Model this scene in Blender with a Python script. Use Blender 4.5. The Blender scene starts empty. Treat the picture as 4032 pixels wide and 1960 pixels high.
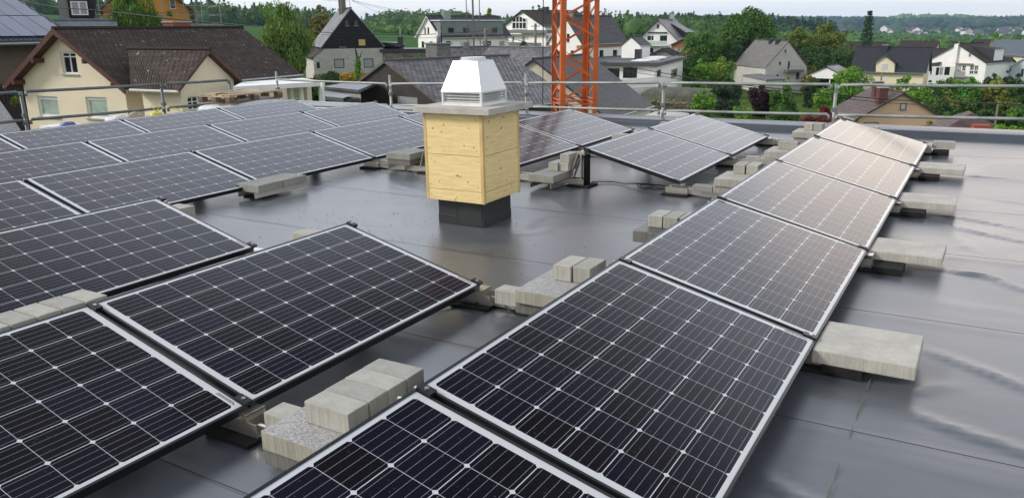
import bpy, math, random
import numpy as np
from mathutils import Matrix, Vector
R = math.radians
C = bpy.context.scene.collection
S_ = bpy.context.scene
# ------------------------------------------------------------------ camera
CAM_H = 1.506
FOC = 3120.0           # focal length in photograph pixels (4032 wide)
def axes(yaw, pit, roll):
    yw, pt, rl = R(yaw), R(pit), R(roll)
    fw = np.array([math.sin(yw)*math.cos(pt), math.cos(yw)*math.cos(pt), -math.sin(pt)])
    rt = np.array([math.cos(yw), -math.sin(yw), 0.0]); up = np.cross(rt, fw)
    return rt*math.cos(rl)+up*math.sin(rl), -rt*math.sin(rl)+up*math.cos(rl), fw
RT, UP, FW = axes(-31.03, 15.7, -0.35)
m = Matrix(((RT[0], UP[0], -FW[0], 0), (RT[1], UP[1], -FW[1], 0), (RT[2], UP[2], -FW[2], CAM_H), (0, 0, 0, 1)))
cd = bpy.data.cameras.new("camera"); cam = bpy.data.objects.new("camera", cd); C.objects.link(cam)
cam.matrix_world = m
cd.sensor_width = 36.0; cd.lens = 36.0*FOC/4032.0; cd.clip_start = 0.05; cd.clip_end = 12000
S_.camera = cam
# the flat roof drains gently: its plane is tipped by about a degree against the true horizontal
r_, u_, f_ = axes(-31.029, 15.655, -1.251)
MT = np.column_stack([RT, UP, FW]); MM = np.column_stack([r_, u_, f_])
RR = MT @ MM.T
ROOF = Matrix.Translation((0, 0, CAM_H)) @ Matrix([list(RR[0]), list(RR[1]), list(RR[2])]).to_4x4() @ Matrix.Translation((0, 0, -CAM_H))
# ------------------------------------------------------------------ world
SUN_EL, SUN_AZ = 34.0, 232.0      # azimuth clockwise from +Y; behind the camera, a little to its left
w = bpy.data.worlds.new("World"); S_.world = w; w.use_nodes = True
nt = w.node_tree; nt.nodes.clear()
def N(nt, t, **k):
    n = nt.nodes.new(t)
    for a, b in k.items(): setattr(n, a, b)
    return n
out = N(nt, 'ShaderNodeOutputWorld')
sky = N(nt, 'ShaderNodeTexSky', sky_type='NISHITA'); sky.sun_disc = False
sky.sun_elevation = R(SUN_EL); sky.sun_rotation = R(SUN_AZ); sky.air_density = 1.2; sky.dust_density = 2.0
bg1 = N(nt, 'ShaderNodeBackground'); bg1.inputs[1].default_value = 0.10
nt.links.new(sky.outputs[0], bg1.inputs[0])
tc = N(nt, 'ShaderNodeTexCoord')
mp = N(nt, 'ShaderNodeMapping'); mp.inputs['Scale'].default_value = (1.0, 1.0, 5.0)
nt.links.new(tc.outputs['Generated'], mp.inputs[0])
n1 = N(nt, 'ShaderNodeTexNoise'); n1.inputs['Scale'].default_value = 2.3; n1.inputs['Detail'].default_value = 7; n1.inputs['Roughness'].default_value = .58
nt.links.new(mp.outputs[0], n1.inputs['Vector'])
cr = N(nt, 'ShaderNodeValToRGB')
cr.color_ramp.elements[0].position = .40; cr.color_ramp.elements[0].color = (.92, .95, .97, 1)
cr.color_ramp.elements[1].position = .66; cr.color_ramp.elements[1].color = (1.12, 1.05, .99, 1)
e = cr.color_ramp.elements.new(.52); e.color = (.97, .98, .98, 1)
nt.links.new(n1.outputs[0], cr.inputs[0])
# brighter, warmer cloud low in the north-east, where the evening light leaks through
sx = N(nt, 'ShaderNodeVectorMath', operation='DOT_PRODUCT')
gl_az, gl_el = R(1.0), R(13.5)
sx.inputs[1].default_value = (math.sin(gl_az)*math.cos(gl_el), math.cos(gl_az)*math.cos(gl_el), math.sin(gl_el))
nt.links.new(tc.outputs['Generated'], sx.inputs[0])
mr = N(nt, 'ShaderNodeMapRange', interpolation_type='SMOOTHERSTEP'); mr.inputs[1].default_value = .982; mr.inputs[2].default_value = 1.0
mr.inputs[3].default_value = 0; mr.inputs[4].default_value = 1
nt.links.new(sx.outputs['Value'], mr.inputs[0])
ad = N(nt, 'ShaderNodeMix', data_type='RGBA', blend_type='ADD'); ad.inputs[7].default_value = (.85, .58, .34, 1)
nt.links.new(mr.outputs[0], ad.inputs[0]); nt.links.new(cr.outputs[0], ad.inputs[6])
# broad bright patch added to the unseen sky for the glass modules to mirror
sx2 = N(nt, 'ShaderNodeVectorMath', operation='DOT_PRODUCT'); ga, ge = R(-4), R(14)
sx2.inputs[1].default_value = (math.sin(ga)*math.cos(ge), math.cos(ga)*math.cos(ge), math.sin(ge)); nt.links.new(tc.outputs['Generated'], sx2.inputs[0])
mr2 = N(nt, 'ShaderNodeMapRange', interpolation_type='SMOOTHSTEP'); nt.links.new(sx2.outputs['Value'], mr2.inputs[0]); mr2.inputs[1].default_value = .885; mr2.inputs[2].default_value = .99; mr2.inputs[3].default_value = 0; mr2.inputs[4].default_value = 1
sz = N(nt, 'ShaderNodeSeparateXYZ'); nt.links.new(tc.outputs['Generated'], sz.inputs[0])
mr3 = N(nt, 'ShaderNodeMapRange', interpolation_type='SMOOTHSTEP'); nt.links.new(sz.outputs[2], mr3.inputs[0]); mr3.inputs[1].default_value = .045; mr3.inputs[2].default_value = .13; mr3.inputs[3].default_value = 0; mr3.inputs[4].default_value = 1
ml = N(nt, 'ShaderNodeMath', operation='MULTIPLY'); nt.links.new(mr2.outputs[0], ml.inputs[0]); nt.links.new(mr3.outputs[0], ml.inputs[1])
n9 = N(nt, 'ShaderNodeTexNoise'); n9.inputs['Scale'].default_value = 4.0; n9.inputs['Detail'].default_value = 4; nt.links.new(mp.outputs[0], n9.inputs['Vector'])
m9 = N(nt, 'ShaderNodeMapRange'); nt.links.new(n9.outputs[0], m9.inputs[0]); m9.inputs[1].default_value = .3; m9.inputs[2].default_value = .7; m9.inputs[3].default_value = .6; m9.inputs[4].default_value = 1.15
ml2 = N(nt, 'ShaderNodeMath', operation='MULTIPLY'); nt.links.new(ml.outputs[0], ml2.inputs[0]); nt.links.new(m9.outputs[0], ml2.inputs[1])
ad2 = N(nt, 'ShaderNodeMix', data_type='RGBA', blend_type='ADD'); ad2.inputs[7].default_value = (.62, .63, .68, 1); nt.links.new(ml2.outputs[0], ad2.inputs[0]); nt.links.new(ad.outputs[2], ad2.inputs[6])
# unseen sky overhead dimmed, shaped to keep the near modules dark
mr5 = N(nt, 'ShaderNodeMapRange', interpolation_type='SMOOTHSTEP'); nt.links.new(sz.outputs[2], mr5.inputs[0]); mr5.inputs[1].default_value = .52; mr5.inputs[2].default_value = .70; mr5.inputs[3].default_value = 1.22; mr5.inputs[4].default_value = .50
sx4 = N(nt, 'ShaderNodeVectorMath', operation='DOT_PRODUCT'); ga, ge = R(-14), R(46)      # dark patch added to the unseen sky so near modules reflect less
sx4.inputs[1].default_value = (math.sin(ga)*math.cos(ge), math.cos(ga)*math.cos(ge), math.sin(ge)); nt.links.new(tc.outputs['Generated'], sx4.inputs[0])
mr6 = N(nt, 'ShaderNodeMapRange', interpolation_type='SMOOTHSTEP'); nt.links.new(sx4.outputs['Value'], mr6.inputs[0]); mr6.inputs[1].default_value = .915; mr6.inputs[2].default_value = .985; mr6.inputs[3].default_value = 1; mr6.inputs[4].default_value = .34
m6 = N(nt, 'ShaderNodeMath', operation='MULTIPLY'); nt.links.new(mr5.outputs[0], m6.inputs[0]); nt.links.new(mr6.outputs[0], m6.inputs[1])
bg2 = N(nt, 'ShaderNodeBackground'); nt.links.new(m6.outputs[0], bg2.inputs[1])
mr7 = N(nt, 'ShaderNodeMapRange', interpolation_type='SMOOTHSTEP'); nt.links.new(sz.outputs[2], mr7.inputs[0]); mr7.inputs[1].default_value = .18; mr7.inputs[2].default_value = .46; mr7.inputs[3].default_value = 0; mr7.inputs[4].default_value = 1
mb7 = N(nt, 'ShaderNodeMix', data_type='RGBA', blend_type='MULTIPLY'); mb7.inputs[7].default_value = (.91, .955, 1.06, 1); nt.links.new(mr7.outputs[0], mb7.inputs[0]); sx8 = N(nt, 'ShaderNodeVectorMath', operation='DOT_PRODUCT'); ga, ge = R(-44), R(25)     # bright patch added to the unseen sky to lighten the left modules
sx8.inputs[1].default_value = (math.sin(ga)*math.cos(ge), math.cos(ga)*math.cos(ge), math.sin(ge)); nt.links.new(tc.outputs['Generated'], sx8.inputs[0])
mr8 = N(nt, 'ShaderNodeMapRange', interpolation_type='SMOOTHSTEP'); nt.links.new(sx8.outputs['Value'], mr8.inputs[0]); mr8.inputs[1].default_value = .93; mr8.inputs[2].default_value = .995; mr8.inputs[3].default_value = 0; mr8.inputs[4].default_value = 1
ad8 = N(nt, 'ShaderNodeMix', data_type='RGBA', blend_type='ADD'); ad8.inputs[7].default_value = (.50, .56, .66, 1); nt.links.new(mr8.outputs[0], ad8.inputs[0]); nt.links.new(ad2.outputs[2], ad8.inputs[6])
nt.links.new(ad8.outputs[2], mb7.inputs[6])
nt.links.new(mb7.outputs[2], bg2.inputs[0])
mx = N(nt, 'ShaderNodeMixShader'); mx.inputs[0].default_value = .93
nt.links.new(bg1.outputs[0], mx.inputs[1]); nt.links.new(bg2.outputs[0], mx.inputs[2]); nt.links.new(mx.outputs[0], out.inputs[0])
# ------------------------------------------------------------------ sun (veiled by thin cloud)
sl = bpy.data.lights.new("sun", 'SUN'); so = bpy.data.objects.new("sun", sl); C.objects.link(so)
sl.energy = 2.6; sl.angle = R(14); sl.color = (1, .94, .86)
sd = Vector((math.sin(R(SUN_AZ))*math.cos(R(SUN_EL)), math.cos(R(SUN_AZ))*math.cos(R(SUN_EL)), math.sin(R(SUN_EL))))
so.rotation_euler = sd.to_track_quat('Z', 'Y').to_euler()
S_.view_settings.view_transform = 'Standard'; S_.view_settings.look = 'None'; S_.view_settings.exposure = 0.0; S_.view_settings.gamma = 1
S_.render.engine = 'CYCLES'; S_.cycles.use_denoising = True
S_.cycles.max_bounces = 6; S_.cycles.diffuse_bounces = 2; S_.cycles.glossy_bounces = 3; S_.cycles.transparent_max_bounces = 4; S_.cycles.volume_bounces = 0
# ------------------------------------------------------------------ helpers: pixels and rays
ZT = {'1': (1100, 0, .2396), '2': (1600, 0, .2396), '3': (2100, 0, .27955), '4': (2600, 100, .2396), '5': (3100, 0, .2396), '6': (3532, 80, .23958),
      '7': (3200, 280, .32298), '8': (700, 280, .31056), 'A': (0, 0, .31056), 'B': (0, 100, .33543), 'R0': (0, 0, .47932), 'R1': (1008, 0, .47932),
      'R2': (2016, 0, .47932), 'R3': (3024, 0, .47932), 'T0': (0, 0, .52174), 'T1': (1344, 0, .52174), 'T2': (2688, 0, .52174), 'S': (0, 0, 1)}
def zp(n, x, y): a = ZT[n]; return a[0]+x*a[2], a[1]+y*a[2]
CP = np.array([0, 0, CAM_H])
def ray(x, y): return FW + RT*(x-2016)/FOC + UP*(980-y)/FOC
def atd(x, y, D):
    d = ray(x, y); return CP + d*D/math.hypot(d[0], d[1])
def az2xy(x, D):
    p = atd(x, 100, D); return p[0], p[1]
TAZ = [-120, -70, -60, -50, -40, -31, -22, -14, -7, 0, 8, 60]
TD = [6, 30, 55, 80, 110, 150, 200, 300, 450, 700, 1200, 1800, 2400, 3200, 5000]
TZ = [[-4.6, -4.6, -4.6, -4.2, -3.5, -2.2, 0, 6, 4, 1, 0, 0, 0, 0, 0],
      [-4.6, -4.6, -4.6, -4.2, -3.5, -2.2, 0, 6, 4, 1, 0, 0, 0, 0, 0],
      [-4.6, -4.6, -4.6, -4.4, -3.7, -2.2, 0, 5.4, 2.5, 0, 0, 0, 0, 0, 0],
      [-4.6, -4.6, -4.6, -4.6, -4.2, -3.5, -2, 2.4, 0, -3, -3, -3, -3, -3, -3],
      [-4.6, -4.6, -4.6, -4.4, -4.0, -4.0, -2.8, -.6, -4, -6, -4, -4, -4, -4, -4],
      [-4.6, -4.7, -5.0, -5.2, -5.0, -4.0, -3.4, -4, -7, -8, -6, -6, -4, -4, -4],
      [-4.6, -5.2, -6.2, -6.6, -6.3, -5.3, -4.8, -7, -8.5, -10, -12, -10, -4, 0, 0],
      [-4.6, -5.6, -7.2, -8.2, -8.8, -9.2, -10, -11, -12, -13, -16, -14, -6, 0, 2],
      [-4.6, -6, -8.2, -9.4, -9.9, -10.2, -11, -13, -16, -20, -26, -22, -14, -4, -4],
      [-4.6, -6, -8.5, -9.6, -10.4, -11.6, -12.4, -14, -18, -24, -30, -26, -15, -6, -6],
      [-4.6, -6, -8.5, -9.6, -10.4, -11.6, -12.4, -14, -18, -24, -30, -26, -15, -6, -6],
      [-4.6, -6, -8.5, -9.6, -10.4, -11.6, -12.4, -14, -18, -24, -30, -26, -15, -6, -6]]
TZ = np.array(TZ)
def tz_pol(az, d):
    i = min(max(int(np.searchsorted(TAZ, az))-1, 0), len(TAZ)-2); j = min(max(int(np.searchsorted(TD, d))-1, 0), len(TD)-2)
    a = min(max((az-TAZ[i])/(TAZ[i+1]-TAZ[i]), 0), 1); b = min(max((d-TD[j])/(TD[j+1]-TD[j]), 0), 1)
    return float((TZ[i, j]*(1-a)+TZ[i+1, j]*a)*(1-b)+(TZ[i, j+1]*(1-a)+TZ[i+1, j+1]*a)*b)
def tz(x, y): return tz_pol(math.degrees(math.atan2(x, y)), math.hypot(x, y))
# ------------------------------------------------------------------ helpers: materials
def bsdf(name):
    m = bpy.data.materials.new(name); m.use_nodes = True
    return m, m.node_tree, m.node_tree.nodes['Principled BSDF']
def L(nt, a, b): nt.links.new(a, b)
def mixc(nt, fac, c1, c2, blend='MIX'):
    x = N(nt, 'ShaderNodeMix', data_type='RGBA', blend_type=blend)
    for i, v in ((0, fac), (6, c1), (7, c2)):
        if isinstance(v, (int, float)): x.inputs[i].default_value = v
        elif isinstance(v, tuple): x.inputs[i].default_value = (*v[:3], 1)
        else: L(nt, v, x.inputs[i])
    return x.outputs[2]
def mth(nt, op, a, b=None, c=None):
    x = N(nt, 'ShaderNodeMath', operation=op)
    for i, v in enumerate((a, b, c)):
        if v is None: continue
        if isinstance(v, (int, float)): x.inputs[i].default_value = v
        else: L(nt, v, x.inputs[i])
    return x.outputs[0]
def noise(nt, vec, scale, detail=4, rough=.55, dist=0):
    n = N(nt, 'ShaderNodeTexNoise'); n.inputs['Scale'].default_value = scale; n.inputs['Detail'].default_value = detail
    n.inputs['Roughness'].default_value = rough; n.inputs['Distortion'].default_value = dist
    if vec is not None: L(nt, vec, n.inputs['Vector'])
    return n.outputs[0]
def objco(nt, scale=(1, 1, 1), rot=(0, 0, 0), kind='Object'):
    t = N(nt, 'ShaderNodeTexCoord'); mp = N(nt, 'ShaderNodeMapping'); mp.inputs['Scale'].default_value = scale; mp.inputs['Rotation'].default_value = rot
    L(nt, t.outputs[kind], mp.inputs[0]); return mp.outputs[0]
def rng(nt, v, a, b, c=0, d=1):
    x = N(nt, 'ShaderNodeMapRange'); L(nt, v, x.inputs[0])
    for i, q in enumerate((a, b, c, d)): x.inputs[i+1].default_value = q
    return x.outputs[0]
def bump(nt, b, h, strength, dist=.02):
    x = N(nt, 'ShaderNodeBump'); x.inputs['Strength'].default_value = strength; x.inputs['Distance'].default_value = dist
    L(nt, h, x.inputs['Height']); L(nt, x.outputs[0], b.inputs['Normal'])
MATS = {}
def plain(name, col, rough=.6, metal=0, var=.12, scale=6, bmp=.0, bscale=40, spec=.5, dirt=None, bd=.01):
    """paint, stucco, concrete ...: base colour with soft blotches and a fine grain"""
    if name in MATS: return MATS[name]
    m, nt, b = bsdf(name)
    co = objco(nt)
    v = noise(nt, co, scale, 5)
    dk = tuple(c*(1-var) for c in col); lt = tuple(min(1, c*(1+var)) for c in col)
    c = mixc(nt, rng(nt, v, .3, .7), dk, lt)
    if dirt:
        v2 = noise(nt, objco(nt, (1, 1, .25)), scale*.7, 6, .6)
        c = mixc(nt, rng(nt, v2, .5, .78, 0, dirt[1]), c, dirt[0])
    L(nt, c, b.inputs['Base Color'])
    b.inputs['Roughness'].default_value = rough; b.inputs['Metallic'].default_value = metal; b.inputs['Specular IOR Level'].default_value = spec
    if bmp: bump(nt, b, noise(nt, co, bscale, 4), bmp, bd)
    MATS[name] = m; return m
def tiles(name, col, course=.34, width=.3, var=.35, lichen=None, rough=.85, bmp=.8, spec=.3, axis='x'):
    """roof tiles / slates: courses run along local y, overlap down the slope"""
    if name in MATS: return MATS[name]
    m, nt, b = bsdf(name)
    t = N(nt, 'ShaderNodeTexCoord'); sp = N(nt, 'ShaderNodeSeparateXYZ'); L(nt, t.outputs['UV'], sp.inputs[0])
    u, v = sp.outputs[0], sp.outputs[1]
    row = mth(nt, 'DIVIDE', v, course); fr = mth(nt, 'FRACT', row); ri = mth(nt, 'FLOOR', row)
    off = mth(nt, 'MULTIPLY', mth(nt, 'MODULO', ri, 2), .5)
    cu = mth(nt, 'ADD', mth(nt, 'DIVIDE', u, width), off); ci = mth(nt, 'FLOOR', cu); cf = mth(nt, 'FRACT', cu)
    cb = N(nt, 'ShaderNodeCombineXYZ'); L(nt, ci, cb.inputs[0]); L(nt, ri, cb.inputs[1])
    wn = N(nt, 'ShaderNodeTexWhiteNoise', noise_dimensions='2D'); L(nt, cb.outputs[0], wn.inputs['Vector'])
    c = mixc(nt, wn.outputs[0], tuple(q*(1-var) for q in col), tuple(min(1, q*(1+var)) for q in col))
    gap = mth(nt, 'LESS_THAN', fr, .10); gap2 = mth(nt, 'LESS_THAN', cf, .05)
    g = mth(nt, 'MAXIMUM', gap, mth(nt, 'MULTIPLY', gap2, .6))
    c = mixc(nt, mth(nt, 'MULTIPLY', g, .75), c, tuple(q*.25 for q in col))
    n = noise(nt, t.outputs['UV'], .9, 6, .62)
    c = mixc(nt, rng(nt, n, .45, .75, 0, .35), c, tuple(q*.5 for q in col))
    if lichen:
        vo = noise(nt, t.outputs['UV'], 3.3, 3, .75)
        c = mixc(nt, rng(nt, vo, lichen[1], lichen[1]+.06, 0, .8), c, lichen[0])
    L(nt, c, b.inputs['Base Color']); b.inputs['Roughness'].default_value = rough; b.inputs['Specular IOR Level'].default_value = spec
    h = mth(nt, 'ADD', fr, mth(nt, 'MULTIPLY', mth(nt, 'SINE', mth(nt, 'MULTIPLY', cf, 6.283)), .35))
    bump(nt, b, h, bmp, .03)
    MATS[name] = m; return m
def leafmat(name, c1, c2, c3=None, scale=.6):
    if name in MATS: return MATS[name]
    m, nt, b = bsdf(name)
    co = objco(nt)
    g = N(nt, 'ShaderNodeNewGeometry'); a = noise(nt, co, scale, 3)
    c1, c2 = tuple(q*1.9 for q in c1), tuple(q*1.9 for q in c2)
    c = mixc(nt, rng(nt, a, .35, .65), c1, c2)
    c = mixc(nt, mth(nt, 'MULTIPLY', g.outputs['Random Per Island'], .6), c, c3 or tuple(q*1.9 for q in c2))
    L(nt, c, b.inputs['Base Color']); b.inputs['Roughness'].default_value = .6; b.inputs['Specular IOR Level'].default_value = .25
    tr = N(nt, 'ShaderNodeBsdfTranslucent'); L(nt, mixc(nt, .5, c, (.10, .16, .02)), tr.inputs[0])
    mxx = N(nt, 'ShaderNodeMixShader'); mxx.inputs[0].default_value = .25
    L(nt, b.outputs[0], mxx.inputs[1]); L(nt, tr.outputs[0], mxx.inputs[2]); L(nt, mxx.outputs[0], nt.nodes['Material Output'].inputs[0])
    MATS[name] = m; return m
# ------------------------------------------------------------------ helpers: meshes and objects
class MB:
    def __init__(s): s.v = []; s.f = []; s.m = []; s.uv = []
    def quad(s, *p, mi=0, uv=None):
        n = len(s.v); s.v += [tuple(map(float, q)) for q in p]; s.f.append(tuple(range(n, n+len(p)))); s.m.append(mi); s.uv.append(uv); return s
    def box(s, x0, y0, z0, x1, y1, z1, mi=0):
        n = len(s.v); s.v += [(x0, y0, z0), (x1, y0, z0), (x1, y1, z0), (x0, y1, z0), (x0, y0, z1), (x1, y0, z1), (x1, y1, z1), (x0, y1, z1)]
        for f in ((0, 3, 2, 1), (4, 5, 6, 7), (0, 1, 5, 4), (1, 2, 6, 5), (2, 3, 7, 6), (3, 0, 4, 7)):
            s.f.append(tuple(n+i for i in f)); s.m.append(mi); s.uv.append(None)
        return s
    def bar(s, a, b, w=.05, h=None, mi=0, up=(0, 0, 1)):
        a, b = Vector(a), Vector(b); h = h or w; d = (b-a).normalized(); u = Vector(up)
        if abs(d.dot(u)) > .98: u = Vector((1, 0, 0))
        sdd = d.cross(u).normalized()*w/2; uu = sdd.cross(d).normalized()*h/2; n = len(s.v)
        for p in (a, b):
            for q in (-sdd-uu, sdd-uu, sdd+uu, -sdd+uu): s.v.append(tuple(p+q))
        for f in ((0, 1, 2, 3), (7, 6, 5, 4), (0, 4, 5, 1), (1, 5, 6, 2), (2, 6, 7, 3), (3, 7, 4, 0)):
            s.f.append(tuple(n+i for i in f)); s.m.append(mi); s.uv.append(None)
        return s
    def tube(s, pts, r, seg=8, mi=0, cap=True):
        pts = [Vector(p) for p in pts]; n0 = len(s.v); rs = r if isinstance(r, (list, tuple)) else [r]*len(pts)
        for i, p in enumerate(pts):
            d = (pts[min(i+1, len(pts)-1)]-pts[max(i-1, 0)]).normalized(); u = Vector((0, 0, 1)) if abs(d.z) < .9 else Vector((1, 0, 0))
            a = d.cross(u).normalized(); b = a.cross(d).normalized()
            for k in range(seg):
                t = 2*math.pi*k/seg; s.v.append(tuple(p+(a*math.cos(t)+b*math.sin(t))*rs[i]))
        for i in range(len(pts)-1):
            for k in range(seg):
                a = n0+i*seg+k; b = n0+i*seg+(k+1) % seg
                s.f.append((a, b, b+seg, a+seg)); s.m.append(mi); s.uv.append(None)
        if cap:
            s.f.append(tuple(n0+k for k in range(seg-1, -1, -1))); s.m.append(mi); s.uv.append(None)
            s.f.append(tuple(n0+(len(pts)-1)*seg+k for k in range(seg))); s.m.append(mi); s.uv.append(None)
        return s
    def prism(s, poly, y0, y1, mi=0):
        """poly in (x,z), extruded along y"""
        n = len(s.v); k = len(poly)
        s.v += [(x, y0, z) for x, z in poly]+[(x, y1, z) for x, z in poly]
        s.f.append(tuple(range(n, n+k))); s.f.append(tuple(range(n+2*k-1, n+k-1, -1))); s.m += [mi, mi]; s.uv += [None, None]
        for i in range(k):
            j = (i+1) % k; s.f.append((n+i, n+k+i, n+k+j, n+j)); s.m.append(mi); s.uv.append(None)
        return s
    def prismz(s, poly, z0, z1, mi=0):
        n = len(s.v); k = len(poly)
        s.v += [(x, y, z0) for x, y in poly]+[(x, y, z1) for x, y in poly]
        s.f.append(tuple(range(n+k-1, n-1, -1))); s.f.append(tuple(range(n+k, n+2*k))); s.m += [mi, mi]; s.uv += [None, None]
        for i in range(k):
            j = (i+1) % k; s.f.append((n+i, n+j, n+k+j, n+k+i)); s.m.append(mi); s.uv.append(None)
        return s
    def build(s, name, mats, parent=None, smooth=False, bevel=0, loc=None, rot=None, fixn=True):
        me = bpy.data.meshes.new(name); me.from_pydata(s.v, [], s.f)
        for mt in (mats if isinstance(mats, (list, tuple)) else [mats]): me.materials.append(mt)
        me.polygons.foreach_set('material_index', s.m)
        if any(u is not None for u in s.uv):
            ul = me.uv_layers.new(name='UVMap'); li = 0
            for f, u in zip(s.f, s.uv):
                for k in range(len(f)):
                    if u is not None: ul.data[li].uv = u[k]
                    li += 1
        if fixn:
            import bmesh
            bm = bmesh.new(); bm.from_mesh(me); bmesh.ops.recalc_face_normals(bm, faces=bm.faces)
            if bevel:
                bmesh.ops.remove_doubles(bm, verts=bm.verts, dist=1e-5)
                bmesh.ops.bevel(bm, geom=bm.edges[:], offset=bevel, segments=2, affect='EDGES', profile=.6)
            bm.to_mesh(me); bm.free()
        if smooth: me.polygons.foreach_set('use_smooth', [True]*len(me.polygons))
        o = bpy.data.objects.new(name, me); C.objects.link(o)
        if parent: o.parent = parent
        if loc: o.location = loc
        if rot: o.rotation_euler = rot
        return o
ROOFOBJ = []
def tag(o, label=None, cat=None, group=None, kind=None):
    if label: o['label'] = label
    if cat: o['category'] = cat
    if group: o['group'] = group
    if kind: o['kind'] = kind
    return o
def root(name, loc, rz=0, label=None, cat=None, group=None, kind=None, roof=False):
    o = bpy.data.objects.new(name, None); o.empty_display_size = .1; C.objects.link(o); o.location = loc; o.rotation_euler = (0, 0, rz)
    tag(o, label, cat, group, kind)
    if roof: ROOFOBJ.append(o)
    return o
def copy_tree(o, parent=None):
    c = o.copy(); C.objects.link(c); c.parent = parent
    for ch in list(o.children): copy_tree(ch, c)
    return c
def onroof(o): ROOFOBJ.append(o); return o
ORD = ['first', 'second', 'third', 'fourth', 'fifth', 'sixth', 'seventh', 'eighth', 'ninth', 'tenth', 'eleventh', 'twelfth']
HAZE = 0.00013
# ================================================================== THE FLAT ROOF (coordinates in the roof's own plane)
SEAMS = [-2.7, -1.28, .14, 1.55, 2.97, 4.38, 5.76, 7.2, 8.66, 10.15, 11.3]
def membrane_mat():
    m, nt, b = bsdf('roof membrane')
    co = objco(nt)
    big = noise(nt, objco(nt, (.8, .8, 1)), 1.1, 6, .62, .6)
    strk = noise(nt, objco(nt, (.8, 2.6, 1)), 1.9, 6, .62, .8)
    c = mixc(nt, rng(nt, big, .3, .7), (.066, .075, .088), (.100, .112, .128))
    c = mixc(nt, rng(nt, strk, .5, .8, 0, .25), c, (.15, .165, .18))
    fine = noise(nt, co, 60, 3, .7)
    c = mixc(nt, rng(nt, fine, .66, .72, 0, .35), c, (.02, .02, .022))
    dry = noise(nt, co, 3.1, 4, .7, 1.0)
    c = mixc(nt, rng(nt, dry, .70, .78, 0, .10), c, (.22, .20, .17))
    L(nt, c, b.inputs['Base Color'])
    r1 = mixc(nt, rng(nt, big, .35, .65), (.27, .27, .27), (.34, .34, .34))
    r2 = mixc(nt, rng(nt, strk, .45, .75, 0, .4), r1, (.40, .40, .40))
    L(nt, r2, b.inputs['Roughness']); b.inputs['Specular IOR Level'].default_value = .74
    wv = noise(nt, objco(nt, (.7, 1.7, 1)), 2.6, 3, .5, .6)
    h = mth(nt, 'ADD', mth(nt, 'MULTIPLY', wv, 1.0), mth(nt, 'MULTIPLY', fine, .03))
    bump(nt, b, h, .14, .012)
    return m
M_MEM = membrane_mat()
M_UP = plain('upstand membrane', (.024, .026, .027), .5, var=.25, scale=3, bmp=.15, bscale=25)
M_PAR = plain('parapet membrane', (.055, .065, .080), .30, var=.15, scale=1.5, bmp=.1, bscale=8)
M_RENDER = plain('cream render', (.62, .58, .50), .9, var=.06)
bld = root('flat_roof_building', (0, 0, 0), 0, 'low building under the camera with dark grey membrane roof and shallow rounded parapet', 'building', roof=True)
X0, X1, Y0, Y1 = -12.2, 7.0, -3.6, 11.6
nx, ny = 430, 400
gx = np.linspace(X0, X1, nx); gy = np.linspace(Y0, Y1, ny)
GX, GY = np.meshgrid(gx, gy); GZ = np.zeros_like(GX)
def wrinkle(pts, h, wd):
    global GZ
    best = np.full(GX.shape, 1e9); par = np.zeros(GX.shape); n = len(pts)-1
    for i in range(n):
        ax, ay = pts[i]; bx, by = pts[i+1]; dx, dy = bx-ax, by-ay; l2 = dx*dx+dy*dy
        t = np.clip(((GX-ax)*dx+(GY-ay)*dy)/l2, 0, 1); dd = np.hypot(GX-ax-t*dx, GY-ay-t*dy)
        mk = dd < best; best = np.where(mk, dd, best); par = np.where(mk, (i+t)/n, par)
    GZ = GZ+h*np.exp(-(best/wd)**2)*np.clip(np.sin(math.pi*np.clip(par*.9+.05, 0, 1)), 0, 1)
WR = [[(-.14, 3.98), (.02, 3.88), (.16, 3.79), (.35, 3.66), (.8, 3.5)], [(-.21, 3.31), (-.08, 3.22), (.05, 3.17), (.3, 3.1), (.9, 3.05)],
      [(-.6, 2.57), (-.48, 2.47), (-.34, 2.4), (0, 2.3)], [(-.25, 3.41), (-.13, 3.46), (.02, 3.62)], [(-.12, 5.38), (.11, 5.35), (.3, 5.16), (.7, 4.9)],
      [(-.29, 6.83), (-.13, 6.61), (.06, 6.46), (.32, 6.33), (.8, 6.2)], [(-.29, 6.99), (-.09, 6.92), (.14, 6.81), (.4, 6.7)], [(-.3, 8.92), (.01, 8.85), (.5, 8.84)],
      [(-.11, 5.41), (0, 5.35), (.2, 5.32)], [(-.11, 6.38), (-.04, 6.07), (.01, 5.9)], [(-.59, 6.1), (-.45, 6.01), (-.3, 5.97)],
      [(-3.59, 6.39), (-3.35, 6.22), (-3.07, 5.96), (-2.85, 5.72)], [(-2.97, 4.94), (-2.84, 5.04), (-2.76, 5.33)], [(-2.82, 4.74), (-3.05, 5.34), (-3.04, 5.7)],
      [(-5.4, 6.4), (-4.92, 6.09), (-4.6, 6.0)], [(-2.45, 3.6), (-2.24, 3.36), (-2.0, 3.2)], [(-5.75, 5.05), (-5.7, 5.23), (-5.68, 5.4)], [(-5.76, 5.5), (-5.72, 5.74), (-5.68, 5.95)],
      [(-4.6, 4.9), (-4.2, 4.7), (-3.9, 4.75)], [(-4.3, 5.3), (-4.05, 5.0), (-3.8, 4.7)], [(-.2, 10.9), (.4, 10.85), (1.2, 10.9)], [(-.1, 7.9), (.3, 7.7), (.9, 7.65)]]
for i, p in enumerate(WR): wrinkle(p, .012 if i < 11 else .007, .024 if i < 11 else .028)
rr = np.random.RandomState(4)
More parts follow.
